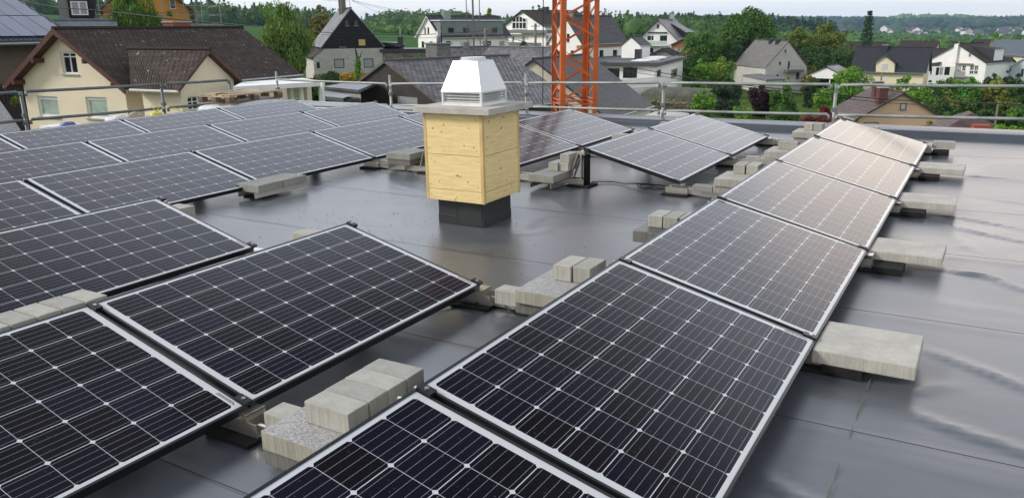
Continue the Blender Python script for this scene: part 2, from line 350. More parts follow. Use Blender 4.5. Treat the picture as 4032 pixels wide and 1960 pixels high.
for i in range(120):       # faint cross ripples of the rolled sheets
    x, y = rr.uniform(-9, 2.5), rr.uniform(1, 11.3); l = rr.uniform(.3, 1.3)
    wrinkle([(x, y), (x+l/2, y+rr.uniform(-.05, .05)), (x+l, y+rr.uniform(-.1, .1))], rr.uniform(.0008, .003), rr.uniform(.03, .09))
GZ += .0012*np.sin(GX*1.7+np.sin(GY*1.3))*np.sin(GY*1.1)
lap = np.zeros_like(GY)
for s in SEAMS: lap += np.where((GY-s < 0) & (GY-s > -.12), .0025*(1+(GY-s)/.12), 0)
GZ += lap
vs = np.column_stack([GX.ravel(), GY.ravel(), GZ.ravel()])
ii, jj = np.meshgrid(np.arange(nx-1), np.arange(ny-1)); a = (jj*nx+ii).ravel()
fs = np.column_stack([a, a+1, a+nx+1, a+nx])
me = bpy.data.meshes.new('roof_membrane'); me.from_pydata(vs.tolist(), [], fs.tolist()); me.materials.append(M_MEM)
me.polygons.foreach_set('use_smooth', [True]*len(me.polygons))
mem = bpy.data.objects.new('roof_membrane', me); C.objects.link(mem); mem.parent = bld
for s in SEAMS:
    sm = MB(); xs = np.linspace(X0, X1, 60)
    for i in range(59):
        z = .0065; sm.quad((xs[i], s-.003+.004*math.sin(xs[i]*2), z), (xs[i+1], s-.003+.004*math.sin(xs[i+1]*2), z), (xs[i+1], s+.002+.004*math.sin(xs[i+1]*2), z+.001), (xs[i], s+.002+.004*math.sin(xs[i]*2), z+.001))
    sm.build('seam', plain('seam line', (.035, .038, .042), .5), bld)  # darker strip along each lap edge
# parapet: rounded inner edge, gently sloping top, fascia outside
prof = [(-.10, -.02), (-.05, .012), (-.01, .03), (0, .055), (.015, .075), (.045, .084), (.40, .103), (.43, .095), (.44, -.4), (.41, -.4), (.41, -.02)]
pm = MB()
def sweep(mb, prof, path):
    n = len(prof)
    for (ax, ay, nx_, ny_), (bx, by, mx_, my_) in zip(path[:-1], path[1:]):
        k = len(mb.v)
        mb.v += [(ax+p*nx_, ay+p*ny_, z) for p, z in prof]+[(bx+p*mx_, by+p*my_, z) for p, z in prof]
        for i in range(n-1): mb.f.append((k+i, k+i+1, k+n+i+1, k+n+i)); mb.m.append(0); mb.uv.append(None)
path = [(X1, Y0, 1, -1), (X1, Y1, 1, 1), (X0, Y1, -1, 1), (X0, Y0, -1, -1), (X1, Y0, 1, -1)]
xs = np.linspace(X1, X0, 90)
path = [(X1, Y0, 1, -1)]+[(x, Y1, 1 if i == 0 else (-1 if i == 89 else 0), 1) for i, x in enumerate(xs)]+[(X0, Y0, -1, -1), (X1, Y0, 1, -1)]
sweep(pm, prof, path)
pm.build('parapet', M_PAR, bld, smooth=True)
wb = MB(); wb.prismz([(X0-.40, Y0-.40), (X1+.40, Y0-.40), (X1+.40, Y1+.40), (X0-.40, Y1+.40)], -6.5, -.3); wb.build('wall', M_RENDER, bld)
# faint yellow chalk line on the membrane
ch = MB()
for ya, yb in ((3.5, 3.36), (3.28, 3.1), (3.0, 2.93), (2.70, 2.60), (2.55, 2.35)):
    ch.quad((-.302, ya, .0105), (-.298, ya, .0105), (-.300, yb, .0105), (-.304, yb, .0105))
ch.build('chalk_line', plain('chalk', (.11, .12, .07), .9), bld)
# ------------------------------------------------------------------ solar modules
TILT = R(14.54); PW, PLEN, PT = 1.0, 1.642, .035
def pv_mat():
    m, nt, b = bsdf('module glass')
    t = N(nt, 'ShaderNodeTexCoord'); sp = N(nt, 'ShaderNodeSeparateXYZ'); L(nt, t.outputs['Object'], sp.inputs[0])
    px, py = .1575, .1560
    u = mth(nt, 'DIVIDE', mth(nt, 'ADD', sp.outputs[0], 3*px), px); v = mth(nt, 'DIVIDE', mth(nt, 'ADD', sp.outputs[1], 5*py), py)
    fu = mth(nt, 'ABSOLUTE', mth(nt, 'SUBTRACT', mth(nt, 'FRACT', u), .5)); fv = mth(nt, 'ABSOLUTE', mth(nt, 'SUBTRACT', mth(nt, 'FRACT', v), .5))
    inx = mth(nt, 'LESS_THAN', mth(nt, 'ABSOLUTE', mth(nt, 'SUBTRACT', u, 3)), 2.995); iny = mth(nt, 'LESS_THAN', mth(nt, 'ABSOLUTE', mth(nt, 'SUBTRACT', v, 5)), 4.995)
    cell = mth(nt, 'MULTIPLY', mth(nt, 'LESS_THAN', fu, .4910), mth(nt, 'LESS_THAN', fv, .4945))
    cell = mth(nt, 'MULTIPLY', cell, mth(nt, 'LESS_THAN', mth(nt, 'ADD', fu, fv), .925))
    cell = mth(nt, 'MULTIPLY', cell, mth(nt, 'MULTIPLY', inx, iny))
    bb = mth(nt, 'ABSOLUTE', mth(nt, 'SUBTRACT', mth(nt, 'FRACT', mth(nt, 'MULTIPLY', mth(nt, 'FRACT', u), 5)), .5))
    bus = mth(nt, 'LESS_THAN', bb, .021)
    # every cell has its own slight tint
    cb = N(nt, 'ShaderNodeCombineXYZ'); L(nt, mth(nt, 'FLOOR', u), cb.inputs[0]); L(nt, mth(nt, 'FLOOR', v), cb.inputs[1])
    oi = N(nt, 'ShaderNodeObjectInfo'); L(nt, mth(nt, 'MULTIPLY', oi.outputs['Random'], 37.0), cb.inputs[2])
    wn = N(nt, 'ShaderNodeTexWhiteNoise', noise_dimensions='3D'); L(nt, cb.outputs[0], wn.inputs['Vector'])
    edge = mth(nt, 'MAXIMUM', mth(nt, 'MULTIPLY', fu, 2), mth(nt, 'MULTIPLY', fv, 2))
    cc = mixc(nt, wn.outputs[0], (.0042, .0035, .0052), (.0062, .0062, .0165))
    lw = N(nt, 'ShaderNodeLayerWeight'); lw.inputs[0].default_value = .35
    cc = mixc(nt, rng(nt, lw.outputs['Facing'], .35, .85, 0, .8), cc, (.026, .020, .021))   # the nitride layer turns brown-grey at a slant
    cc = mixc(nt, rng(nt, edge, .93, .97, 0, .5), cc, (.02, .022, .045))
    c = mixc(nt, bus, cc, (.26, .27, .29))
    c = mixc(nt, cell, (.60, .625, .645), c)
    d1 = noise(nt, t.outputs['Object'], 2.1, 5, .6); d2 = noise(nt, t.outputs['Object'], 95, 2, .6)
    dust = rng(nt, d1, .3, .8, .001, .012)
    c = mixc(nt, dust, c, (.34, .32, .29))
    c = mixc(nt, rng(nt, d2, .70, .76, 0, .22), c, (.40, .40, .40))
    L(nt, c, b.inputs['Base Color'])
    rgh = mth(nt, 'ADD', rng(nt, d1, .3, .75, .095, .15), rng(nt, d2, .64, .74, 0, .25))
    L(nt, rgh, b.inputs['Roughness']); b.inputs['Specular IOR Level'].default_value = .13
    bump(nt, b, noise(nt, t.outputs['Object'], 1.3, 2), .05, .004)
    return m
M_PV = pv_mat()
M_FR = plain('black anodised aluminium', (.014, .015, .017), .38, .3, var=.2, spec=.6)
M_ALU = plain('mill finish aluminium', (.62, .58, .52), .33, .85, var=.1, scale=9)
M_RUB = plain('recycled rubber mat', (.008, .008, .008), .9, var=.5, scale=40, bmp=.4, bscale=90)
M_STEEL = plain('bolt steel', (.55, .55, .55), .3, .9)
M_INK = plain('label ink', (.05, .05, .06), .6)
M_LABEL = plain('label paper', (.75, .75, .73), .6, var=.02)
fr = MB(); hw, hl = PW/2, PLEN/2; b_ = .011
for x0, x1, y0, y1 in ((-hw, -hw+b_, -hl, hl), (hw-b_, hw, -hl, hl), (-hw+b_, hw-b_, -hl, -hl+b_), (-hw+b_, hw-b_, hl-b_, hl)):
    fr.box(x0, y0, -PT, x1, y1, 0)
gl = MB(); gl.box(-hw+b_, -hl+b_, -.007, hw-b_, hl-b_, -.0022)
lb = MB(); lb.box(hw-.145, hl-.036, -.0022, hw-.03, hl-.018, -.0018)
for i in range(16):
    x = hw-.140+i*.0068; lb.box(x, hl-.034, -.0018, x+.0035*(1+(i*7 % 3)*.2), hl-.025, -.0015, 1)
lb.box(hw-.138, hl-.0235, -.0018, hw-.045, hl-.0200, -.0015, 1)
ROWX = [-.543, -2.333, -4.131, -5.891, -7.739, -9.489]
PH = [1.890, 1.872, 1.855, 1.840, 1.855, 1.805]       # where the joint nearest the camera falls, per row
PY = 1.665
ROWNAME = ['the right-hand row', 'the second row from the right', 'the third row from the right', 'the fourth row from the right', 'the fifth row from the right', 'the outermost left row']
COLS = {0: [-1, 0, 1, 2, 3, 4], 1: [-1, 0, 3, 4], 2: [-1, 0, 3, 4], 3: [-1, 0, 1, 2, 3, 4], 4: [0, 1, 2, 3, 4], 5: [1, 2, 3, 4]}
proto = None
SPECIAL = {(0, -1): 'nearest solar panel of the right-hand row, cut off by the bottom edge',
           (0, 0): 'big near solar panel second in the long right-hand row, ahead of the bottom cut-off one',
           (0, 1): 'third solar panel of the long right-hand row, right of the two standing kerb blocks',
           (0, 2): 'fourth solar panel of the long right-hand row, greyish with sky reflection',
           (0, 3): 'fifth solar panel of the right-hand row, with warm glow of reflected sky',
           (0, 4): 'last and farthest solar panel of the long right-hand row, pale with reflected sky',
           (1, -1): 'dark solar panel filling the bottom left corner of the picture',
           (1, 0): 'dark solar panel in front of the chimney, ending beside the near ballast slab',
           (1, 3): 'solar panel right of the chimney on the exposed triangular support, nearer of its pair',
           (1, 4): 'solar panel right of the chimney, farther of the pair on the triangular support',
           (2, -1): 'solar panel at the left edge of the picture behind the row of ballast blocks',
           (2, 0): 'dark left solar panel whose far corner ends in the open roof',
           (2, 3): 'dark reflecting solar panel just right of the chimney, partly hidden by its wooden box',
           (2, 4): 'solar panel behind and right of the chimney mirroring the orange crane mast'}
for r in range(6):
    for k in COLS[r]:
        xl = ROWX[r]; ym = PH[r]+PY*(k+.5)
        lab = SPECIAL.get((r, k))
        if not lab:
            n = COLS[r].index(k); lab = '%s solar panel from the near end, %s' % (ORD[n], ROWNAME[r])
        if proto is None:
            p = root('solar_panel', (0, 0, 0), 0, roof=True)
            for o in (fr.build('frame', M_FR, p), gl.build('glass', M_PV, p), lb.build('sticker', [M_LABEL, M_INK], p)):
                o.rotation_euler = (0, TILT, 0); o.location = (-.484+.484, 0, .12+.5*math.sin(TILT))
            proto = p
        else:
            p = copy_tree(proto); ROOFOBJ.append(p)
        p.location = (xl-PW/2*math.cos(TILT), ym, 0)
        p.rotation_euler = (R(random.Random(r*9+k).uniform(-.15, .15)), R(random.Random(r*7+k).uniform(-.2, .2)), 0)
        tag(p, lab, 'solar panel', 'solar panels on the flat roof')
# ------------------------------------------------------------------ mounting frames (one per panel joint)
def mount_parts(g, xl, left_len=.82, right=0.0, tri=True, low=True):
    """g: root at the joint; local x=0 is the low edge of the module"""
    xh = -PW*math.cos(TILT); parts = []
    mb = MB(); z0 = .018
    x0, x1 = xh-left_len, xh+.03
    for s in (-1, 1):
        mb.box(x0, s*.05-.0015, z0, x1, s*.05+.0015, z0+.055)
        mb.box(x0, s*.05-(.014 if s < 0 else 0), z0+.053, x1, s*.05+(.014 if s > 0 else 0), z0+.056)
    mb.box(x0, -.05, z0, x1, .05, z0+.002)
    mb.build('base_rail', M_ALU, g)
    if low:
        mb = MB()
        for s in (-1, 1): mb.box(-.12, s*.05-.0015, z0, .088-(.055 if right else 0), s*.05+.0015, z0+.055)
        mb.box(-.12, -.0485, z0, .088-(.055 if right else 0), .0485, z0+.002); mb.build('low_rail', M_ALU, g)
    ms = MB()
    for xm in ((xh-.02,) if tri else ())+((-.02,) if low else ()):
        ms.box(xm-.12, -.11, .002, xm+.12, .11, z0); ms.build('rubber_mat', M_RUB, g); ms = MB()
    if right: ms.box(.045, -.11, .002, .21, .11, .046)
    if right: ms.build('rubber_mat', M_RUB, g)
    if tri:
        t = MB()
        for s in (-1, 1):
            y = s*.045
            t.bar((xh+.0, y, .06), (xh+.0, y, .325), .034, .008, up=(1, 0, 0))
            t.bar((xh-.13, y, .06), (xh-.035, y, .330), .034, .008, up=(1, 0, 0))
            t.bar((xh-.05, y, .326), (xh+.03, y, .326), .012, .03)
        t.box(xh-.045, -.045, .315, xh+.02, .045, .335)
        t.build('high_support', M_ALU, g)
        w_ = MB(); w_.box(xh+.03, -.07, .02, xh+.036, .07, .31); w_.build('wind_deflector', M_FR, g)
    if low:
        t = MB()
        t.box(-.06, -.045, .07, -.055, .045, .095); t.box(.03, -.05, .072, .034, .05, .098)
        t.box(-.06, -.05, .092, .034, .05, .096)
        t.build('low_bracket', M_ALU, g)
    for xx, zz in ((xh+.035, .37-.006), (-.03, .128)):
        c = MB(); c.box(-.030, -.018, -.01, .030, .018, .0065)
        o = c.build('clamp', M_FR, g); o.location = (xx, 0, zz+.002); o.rotation_euler = (0, TILT, 0)
        bm_ = MB(); bm_.tube([(0, 0, .006), (0, 0, .010)], .008, 12); q = bm_.build('bolt', M_STEEL, o)
MP = {}
def mount(r, k, **kw):
    key = tuple(sorted(kw.items()))
    y = PH[r]+PY*k
    if key in MP: g = copy_tree(MP[key]); ROOFOBJ.append(g)
    else:
        g = root('mounting_frame', (0, 0, 0), 0, roof=True); mount_parts(g, 0, **kw); MP[key] = g
    g.location = (ROWX[r], y, 0)
    tag(g, 'aluminium mounting frame, %s panel joint of %s' % (ORD[k+1], ROWNAME[r]), 'mounting frame', 'mounting frames under the solar panels')
for r in range(6):
    ks = sorted(set(COLS[r]) | set(k+1 for k in COLS[r]))
    for k in ks:
        nxt = r < 5
        kk = dict(left_len=.731) if nxt and (k in COLS[r+1] or (k-1) in COLS[r+1]) else dict(left_len=.42 if r < 3 else .1)
        if r == 0: kk['right'] = .12
        mount(r, k, **kk)
# two short rails left in the gap beside the chimney
# ------------------------------------------------------------------ ballast
def conc(name, col, wet=None, grit=False):
    m, nt, b = bsdf(name); co = objco(nt)
    v = noise(nt, co, 9, 5, .6); c = mixc(nt, rng(nt, v, .3, .7), tuple(q*.82 for q in col), tuple(q*1.15 for q in col))
    f = noise(nt, co, 120, 3, .7); c = mixc(nt, rng(nt, f, .55, .72, 0, .45), c, tuple(q*.45 for q in col))
    g = N(nt, 'ShaderNodeNewGeometry'); sp = N(nt, 'ShaderNodeSeparateXYZ'); L(nt, g.outputs['Normal'], sp.inputs[0])
    side = mth(nt, 'LESS_THAN', mth(nt, 'ABSOLUTE', sp.outputs[2]), .5)
    # casting grooves and yellowish cement bloom on the split sides
    rib = noise(nt, objco(nt, (34, 34, 1.5)), 1.0, 3, .6)
    c = mixc(nt, mth(nt, 'MULTIPLY', side, rng(nt, rib, .54, .68, 0, .22)), c, tuple(q*.45 for q in (col[0], col[1]*.95, col[2]*.85)))
    c = mixc(nt, mth(nt, 'MULTIPLY', side, .22), c, (.42, .38, .28))
    if grit:
        top = mth(nt, 'GREATER_THAN', sp.outputs[2], .5)
        vo = N(nt, 'ShaderNodeTexVoronoi'); vo.inputs['Scale'].default_value = 210; L(nt, co, vo.inputs['Vector'])
        gc = mixc(nt, rng(nt, vo.outputs['Color'], .2, .8), (.22, .22, .22), (.50, .50, .51))
        c = mixc(nt, mth(nt, 'MULTIPLY', top, .85), c, gc)
    L(nt, c, b.inputs['Base Color']); b.inputs['Roughness'].default_value = wet or .85
    h = mth(nt, 'ADD', mth(nt, 'MULTIPLY', f, .4), mth(nt, 'MULTIPLY', mth(nt, 'MULTIPLY', rib, side), 2.5))
    bump(nt, b, h, .55, .006)
    return m
M_BLK = conc('grey paving block', (.42, .415, .375)); M_BLK2 = conc('weathered paving block', (.35, .35, .32))
M_GRIT = conc('exposed aggregate slab', (.36, .35, .30), None, True)
M_DKSLAB = conc('dark smooth slab', (.10, .105, .105), .4); M_PAVE = conc('pale paving slab', (.46, .45, .41)); M_DARKS = conc('dull grey slab', (.25, .26, .245))
def slab(x0, y0, x1, y1, z0, z1, mat, label, name='paving_slab', cat='paving slab', group='ballast slabs on the mounting rails', rz=0, bev=.005, ry=0):
    cx, cy = (x0+x1)/2, (y0+y1)/2
    b = MB(); b.box(x0-cx, y0-cy, 0, x1-cx, y1-cy, z1-z0)
    o = b.build(name, mat, None, bevel=bev); o.location = (cx, cy, z0); o.rotation_euler = (0, R(ry), R(rz)); tag(o, label, cat, group); ROOFOBJ.append(o); return o
def block(x0, y0, x1, y1, z0, label, mat=None, h=.08, rz=0):
    return slab(x0, y0, x1, y1, z0, z0+h, mat or M_BLK, label, 'concrete_block', 'concrete block', 'small ballast blocks', rz, .004)
ZR = .0755       # top of the rails
# near pile in front
slab(-2.0, 1.64, -1.60, 2.05, ZR, .1355, M_DKSLAB, 'dark lower slab carrying the gritty slab beside the nearest right-hand panel')  # lower slabs use a darker, smoother concrete
slab(-1.99, 1.63, -1.59, 2.04, .137, .209, M_GRIT, 'gritty exposed-aggregate slab with four blocks on it, nearest the camera')
for i in range(4):
    block(-1.893+i*-.003, 1.745+i*.104, -1.692, 1.845+i*.104, .2105, '%s of four blocks in a line on the near gritty slab, counted from the camera' % ORD[i], M_BLK2 if i % 2 else M_BLK, rz=(-.8, .6, -.3, .9)[i])
block(-2.17, 1.80, -1.995, 1.90, ZR, 'half-hidden pale block behind the near gritty slab, on the rail')
# second pile
slab(-1.99, 3.33, -1.59, 3.73, ZR, .137, M_DKSLAB, 'dark lower slab of the pile right of the near chimney-side panel')
slab(-1.98, 3.31, -1.58, 3.72, .138, .209, M_GRIT, 'gritty slab under two standing blocks at the middle joint of the right-hand row')
block(-1.875, 3.54, -1.775, 3.74, .2105, 'left of the two upright blocks on the middle gritty slab', h=.085)
block(-1.768, 3.55, -1.668, 3.75, .2105, 'right of the two upright blocks on the middle gritty slab', M_BLK2, h=.085)
block(-2.16, 3.40, -2.0, 3.50, ZR, 'small pale block on the rail left of the middle gritty slab')
block(-1.99, 3.745, -1.79, 3.845, .138, 'flat block behind the middle gritty slab')
# third pile
slab(-1.97, 4.86, -1.57, 5.25, ZR+.012, .165, M_DKSLAB, 'dark wet slab under three blocks beside the third right-hand panel')
block(-1.915, 5.0, -1.815, 5.2, .1665, 'leftmost of three blocks on the dark wet slab')
block(-1.808, 5.0, -1.708, 5.2, .1665, 'middle of three blocks on the dark wet slab', M_BLK2)
block(-1.701, 5.02, -1.601, 5.22, .1665, 'right block of three on the dark wet slab, half hidden by the panel')
# fourth pile
slab(-1.98, 6.70, -1.58, 7.10, ZR, .137, M_BLK2, 'lower pale slab of the fourth pile along the right-hand row')
slab(-1.97, 6.69, -1.57, 7.09, .1385, .209, M_BLK, 'upper pale slab with two blocks, fourth pile along the right-hand row')
block(-1.885, 6.97, -1.785, 7.17, .2105, 'left block on the fourth ballast pile', M_BLK2)
block(-1.775, 6.98, -1.675, 7.18, .2105, 'right block on the fourth ballast pile')
block(-2.17, 6.72, -1.99, 6.82, ZR, 'low grey block lying on the rail left of the fourth pile', M_DARKS, .05)
# fifth
slab(-2.0, 8.32, -1.6, 8.72, ZR, .137, M_BLK2, 'lower pale slab of the fifth pile along the right-hand row')
slab(-1.95, 8.36, -1.55, 8.76, .1385, .209, M_BLK, 'upper slab of the fifth pile with one crosswise block')
block(-1.86, 8.55, -1.66, 8.65, .2105, 'single crosswise block on the fifth ballast pile', M_BLK2)
block(-2.15, 8.4, -2.01, 8.5, ZR, 'low block on the rail left of the fifth pile', M_BLK2, .06)
slab(-2.0, 9.22, -1.6, 9.62, ZR-.06, .10, M_BLK, 'loose pale slab lying between the fifth and sixth piles')
slab(-2.0, 10.02, -1.6, 10.42, ZR, .137, M_BLK2, 'lower slab of the farthest pile beside the last right-hand panel')
slab(-2.02, 10.0, -1.62, 10.40, .1385, .209, M_BLK, 'upper slab of the farthest pile beside the last right-hand panel')
block(-1.92, 10.18, -1.82, 10.38, .2105, 'left of the pair of blocks on the farthest pile', M_BLK)
block(-1.81, 10.18, -1.71, 10.38, .2105, 'right of the pair of blocks on the farthest pile', M_BLK2)
# pavers sticking out on the right
PV_LAB = ['nearest large pale paving slab sticking out right of the panels', 'second pale paving slab from the camera right of the panels', 'third pale paving slab from the camera right of the panels', 'fourth pale paving slab from the camera right of the panels']
for i, k in enumerate((1, 2, 3, 4)):
    y = (3.45, 5.26, 6.90, 8.58)[i]
    slab(-.543, y, -.130, y+(.395 if i == 0 else .36), .048, .112 if i == 0 else .106, M_PAVE, PV_LAB[i], 'paving_slab', 'paving slab', 'pale slabs right of the panels', (0, -1, 1, -.5)[i], .006)
slab(-.50, 10.15, -.28, 10.30, ZR, ZR+.075, M_BLK2, 'upright split block at the far right end of the right-hand row', rz=2)
block(-.62, 10.08, -.50, 10.2, ZR, 'small stone wedged left of the split block at the far right end', M_PAVE, .05)
block(-1.32, 10.55, -1.12, 10.65, .02, 'pale block behind the last right-hand panel near the parapet', M_BLK, .22)
# blocks behind the bottom-left panel
for i in range(5):
    block(-3.79, 1.56+i*.115, -3.585, 1.665+i*.115, .2105, '%s block from the left of the line behind the bottom-left panel' % ORD[i], M_BLK2 if i % 2 else M_BLK)
slab(-3.86, 1.60, -3.46, 2.05, .137, .209, M_GRIT, 'gritty slab hidden under the line of blocks behind the bottom-left panel')
slab(-3.86, 1.62, -3.46, 2.0, ZR, .1355, M_DKSLAB, 'dark lower slab beneath the line of blocks at the left')
slab(-5.26, 3.62, -5.08, 3.80, .10, .255, M_BLK, 'pale block showing at the far corner of the dark second-row panel', 'concrete_block', 'concrete block', 'small ballast blocks')
slab(-3.86, 3.42, -3.46, 3.74, ZR, .135, M_PAVE, 'pale slab peeping over the top corner of the panel before the chimney')
slab(-3.84, 3.58, -3.64, 3.72, .136, .236, M_BLK, 'yellowish block on the slab behind the panel before the chimney', 'concrete_block', 'concrete block', 'small ballast blocks')
# slab pair near the triangular support
slab(-3.70, 6.48, -3.43, 6.90, .082, .15, M_DARKS, 'dark ribbed slab in front of the exposed triangular support')
block(-3.62, 6.74, -3.52, 6.94, .151, 'lower left block beside the triangular support', M_BLK2)
block(-3.515, 6.76, -3.415, 6.96, .151, 'lower right block beside the triangular support', M_BLK)
block(-3.515, 6.78, -3.415, 6.98, .232, 'upper block of the pair beside the triangular support', M_BLK2)
# slabs left of the chimney and at the fourth row
slab(-5.63, 6.74, -5.32, 7.12, .0775, .136, M_DKSLAB, 'dark lower slab of the stack left of the chimney')
slab(-5.64, 6.73, -5.31, 7.11, .137, .205, M_DARKS, 'lighter upper slab of the stack left of the chimney')
slab(-5.97, 4.95, -5.68, 5.25, .078, .15, M_DARKS, 'nearer of two thick grey slabs side by side before the fourth row')
slab(-5.965, 5.256, -5.68, 5.56, .078, .15, M_DARKS, 'farther of two thick grey slabs side by side before the fourth row')
for (x, y0, y1, lab) in ((-5.5, 6.72, 7.14, 'thin aluminium angle pair under the slab stack left of the chimney'), (-5.83, 4.93, 5.58, 'thin aluminium angle pair under the two thick slabs'), (-3.56, 6.46, 6.95, 'thin aluminium angle pair under the dark ribbed slab')):
    b = MB()
    for s in (-1, 1): b.box(s*.11-.002, y0-(y0+y1)/2, 0, s*.11+.002, y1-(y0+y1)/2, .05); b.box(s*.11-.002, y0-(y0+y1)/2, .048, s*.11+.02, y1-(y0+y1)/2, .05)
    o = b.build('ballast_rail', M_ALU); o.location = (x, (y0+y1)/2, .027); tag(o, lab, 'rail', 'short ballast rails'); ROOFOBJ.append(o)
block(-3.86, 8.80, -3.66, 8.92, .10, 'pale block behind the panel that mirrors the crane', M_BLK, .14)
block(-3.86, 10.42, -3.66, 10.55, .08, 'pale block at the far left corner of the panel pair right of the chimney', M_BLK, .12)
block(-3.72, 10.62, -3.56, 10.74, .02, 'small pale block near the far parapet behind the panel pair', M_BLK, .22)
# cables
M_CAB = plain('black cable', (.01, .01, .01), .5); M_YEL = plain('yellow hose', (.62, .55, .04), .45)
def cable(name, pts, r, mat, label, cat, roofed=True):
    P = [Vector(p) for p in pts]; q = []
    for i in range(len(P)-1):
        p0, p1, p2, p3 = P[max(i-1, 0)], P[i], P[i+1], P[min(i+2, len(P)-1)]
        for t in np.linspace(0, 1, 7)[:-1]:
            q.append(.5*((2*p1)+(-p0+p2)*t+(2*p0-5*p1+4*p2-p3)*t*t+(-p0+3*p1-3*p2+p3)*t**3))
    q.append(P[-1]); mb = MB(); mb.tube(q, r, 7); o = mb.build(name, mat, smooth=True); tag(o, label, cat)
    if roofed: ROOFOBJ.append(o)
    return o
cable('cable', [(-3.28, 7.0, .02), (-3.12, 7.1, .015), (-2.95, 7.06, .015), (-2.86, 7.04, .03), (-2.72, 7.12, .015), (-2.62, 7.02, .02), (-2.74, 6.93, .02), (-2.8, 7.05, .03), (-2.6, 7.13, .015), (-2.5, 6.98, .02), (-2.68, 6.89, .02), (-2.76, 7.0, .03), (-2.5, 6.92, .03), (-2.4, 6.9, .05)], .005, M_CAB, 'coiled black solar cable on the membrane under the panel right of the chimney', 'cable')
cable('cable', [(-2.55, 3.3, .03), (-2.44, 3.42, .015), (-2.30, 3.50, .03), (-2.24, 3.53, .07), (-2.1, 3.47, .02), (-1.98, 3.50, .03)], .005, M_CAB, 'black solar cable tied to the rail at the corner of the panel before the chimney', 'cable')
cable('hose', [(-2.62, 10.15, .02), (-2.42, 10.30, .03), (-2.33, 10.38, .05), (-2.2, 10.35, .03), (-1.95, 10.2, .02), (-1.8, 10.1, .02)], .009, M_YEL, 'yellow cable on the roof beyond the panel pair right of the chimney', 'cable')
# ------------------------------------------------------------------ chimney
def wood_mat():
    m, nt, b = bsdf('fresh spruce boards')
    t = N(nt, 'ShaderNodeTexCoord'); sp = N(nt, 'ShaderNodeSeparateXYZ'); L(nt, t.outputs['Object'], sp.inputs[0])
    g = noise(nt, objco(nt, (1.6, 1.6, 22)), 3.2, 6, .62, .8); g2 = noise(nt, objco(nt, (3, 3, 90)), 3.0, 3, .6, .4)
    c = mixc(nt, rng(nt, g, .32, .68), (.76, .57, .24), (.92, .74, .38))
    c = mixc(nt, rng(nt, g2, .5, .75, 0, .35), c, (.60, .42, .18))
    blot = noise(nt, objco(nt, (2.2, 2.2, 1.4)), 2.2, 3); c = mixc(nt, rng(nt, blot, .58, .75, 0, .32), c, (.40, .30, .20))
    L(nt, c, b.inputs['Base Color']); b.inputs['Roughness'].default_value = .62
    bump(nt, b, g2, .25, .002)
    return m
M_WOOD = wood_mat()
M_KNOT = plain('knot', (.40, .19, .06), .6, var=.5, scale=60); M_NAIL = plain('screw head', (.10, .07, .05), .5, .5)
M_WOOD2 = plain('corner batten', (.64, .45, .19), .6, var=.2, scale=4)
M_SLABC = plain('cast concrete', (.46, .44, .40), .8, var=.18, scale=8, bmp=.4, bscale=60)
M_HOOD = plain('bright stainless sheet', (.56, .57, .59), .36, .7, var=.03, scale=3)
M_LOUV = plain('galvanised louvre', (.78, .79, .77), .35, .35)
ch = root('chimney', (-3.49, 5.23, 0), 0, 'spruce-clad chimney with concrete cap slab and stainless metal hood, in the middle of the roof', 'chimney', roof=True)
b = MB(); prof = [(-.215, -.20), (.215, -.20), (.215, .21), (-.215, .21)]
b.prismz(prof, 0, .24); b.prismz([(-.2175, -.2025), (.2175, -.2025), (.2175, .2125), (-.2175, .2125)], 0, .075)
b.box(-.03, -.204, 0, .20, -.2005, .22)
b.build('upstand', M_UP, ch, bevel=.004)
# boards: front/back and sides, each board its own part
Hh = .27; zs = [(.205, .292), (.295, .565), (.568, .882)]
rk = random.Random(7)
for face in range(4):
    for bi, (z0, z1) in enumerate(zs):
        z0b = z0; zc = (z0+z1)/2
        b = MB(); b.box(-Hh+.022, -.011, z0b-zc, Hh-.022, .011, z1-zc)
        o = b.build('board', M_WOOD, ch, bevel=.0015)
        a = face*math.pi/2
        cx, cy = math.sin(a)*(Hh-.011), -math.cos(a)*(Hh-.011)
        o.location = (cx, cy, zc+(.004 if face % 2 else 0)); o.rotation_euler = (0, 0, a)
        if face in (0, 1):
            for sx in (-1, 1):
                for q in range(2 if bi else 1):
                    zz = (z0b-zc)+(z1-z0b)*((.14 if q == 0 else .86) if bi else .5)+rk.uniform(-.004, .004)
                    x = sx*(Hh-.05)+rk.uniform(-.006, .006)
                    n_ = MB(); n_.tube([(x, -.0125, zz), (x, -.0108, zz)], .0035, 8); n_.build('screw', M_NAIL, o)
            for q in range((2, 5, 6)[bi]):
                x = rk.uniform(-.2, .2); zz = rk.uniform((z0b-zc)*.75, (z1-zc)*.75); rr_ = rk.uniform(.004, .0095)
                n_ = MB(); n_.tube([(x, -.0114, zz), (x, -.0108, zz)], rr_, 12)
                kn = n_.build('knot', M_KNOT, o)
for sx, sy in ((-1, -1), (1, -1), (1, 1), (-1, 1)):
    b = MB(); x, y = sx*(Hh-.011), sy*(Hh-.011); b.box(x-.0135, y-.0135, .204, x+.0135, y+.0135, .8835); b.build('corner_batten', M_WOOD2, ch, bevel=.002)
cx, cy = -3.465+3.49, 5.225-5.23
b = MB(); b.box(cx-.345, cy-.325, .885, cx+.345, cy+.335, .932); b.build('cap_slab', M_SLABC, ch, bevel=.004)
lx, ly = -3.464+3.49, 5.24-5.23; lw_ = .175
b = MB(); b.box(lx-lw_-.012, ly-lw_-.012, .932, lx+lw_+.012, ly+lw_+.012, .9335)
for sx in (-1, 1):
    for sy in (-1, 1): b.box(lx+sx*lw_-.008, ly+sy*lw_-.008, .933, lx+sx*lw_+.008, ly+sy*lw_+.008, 1.036)
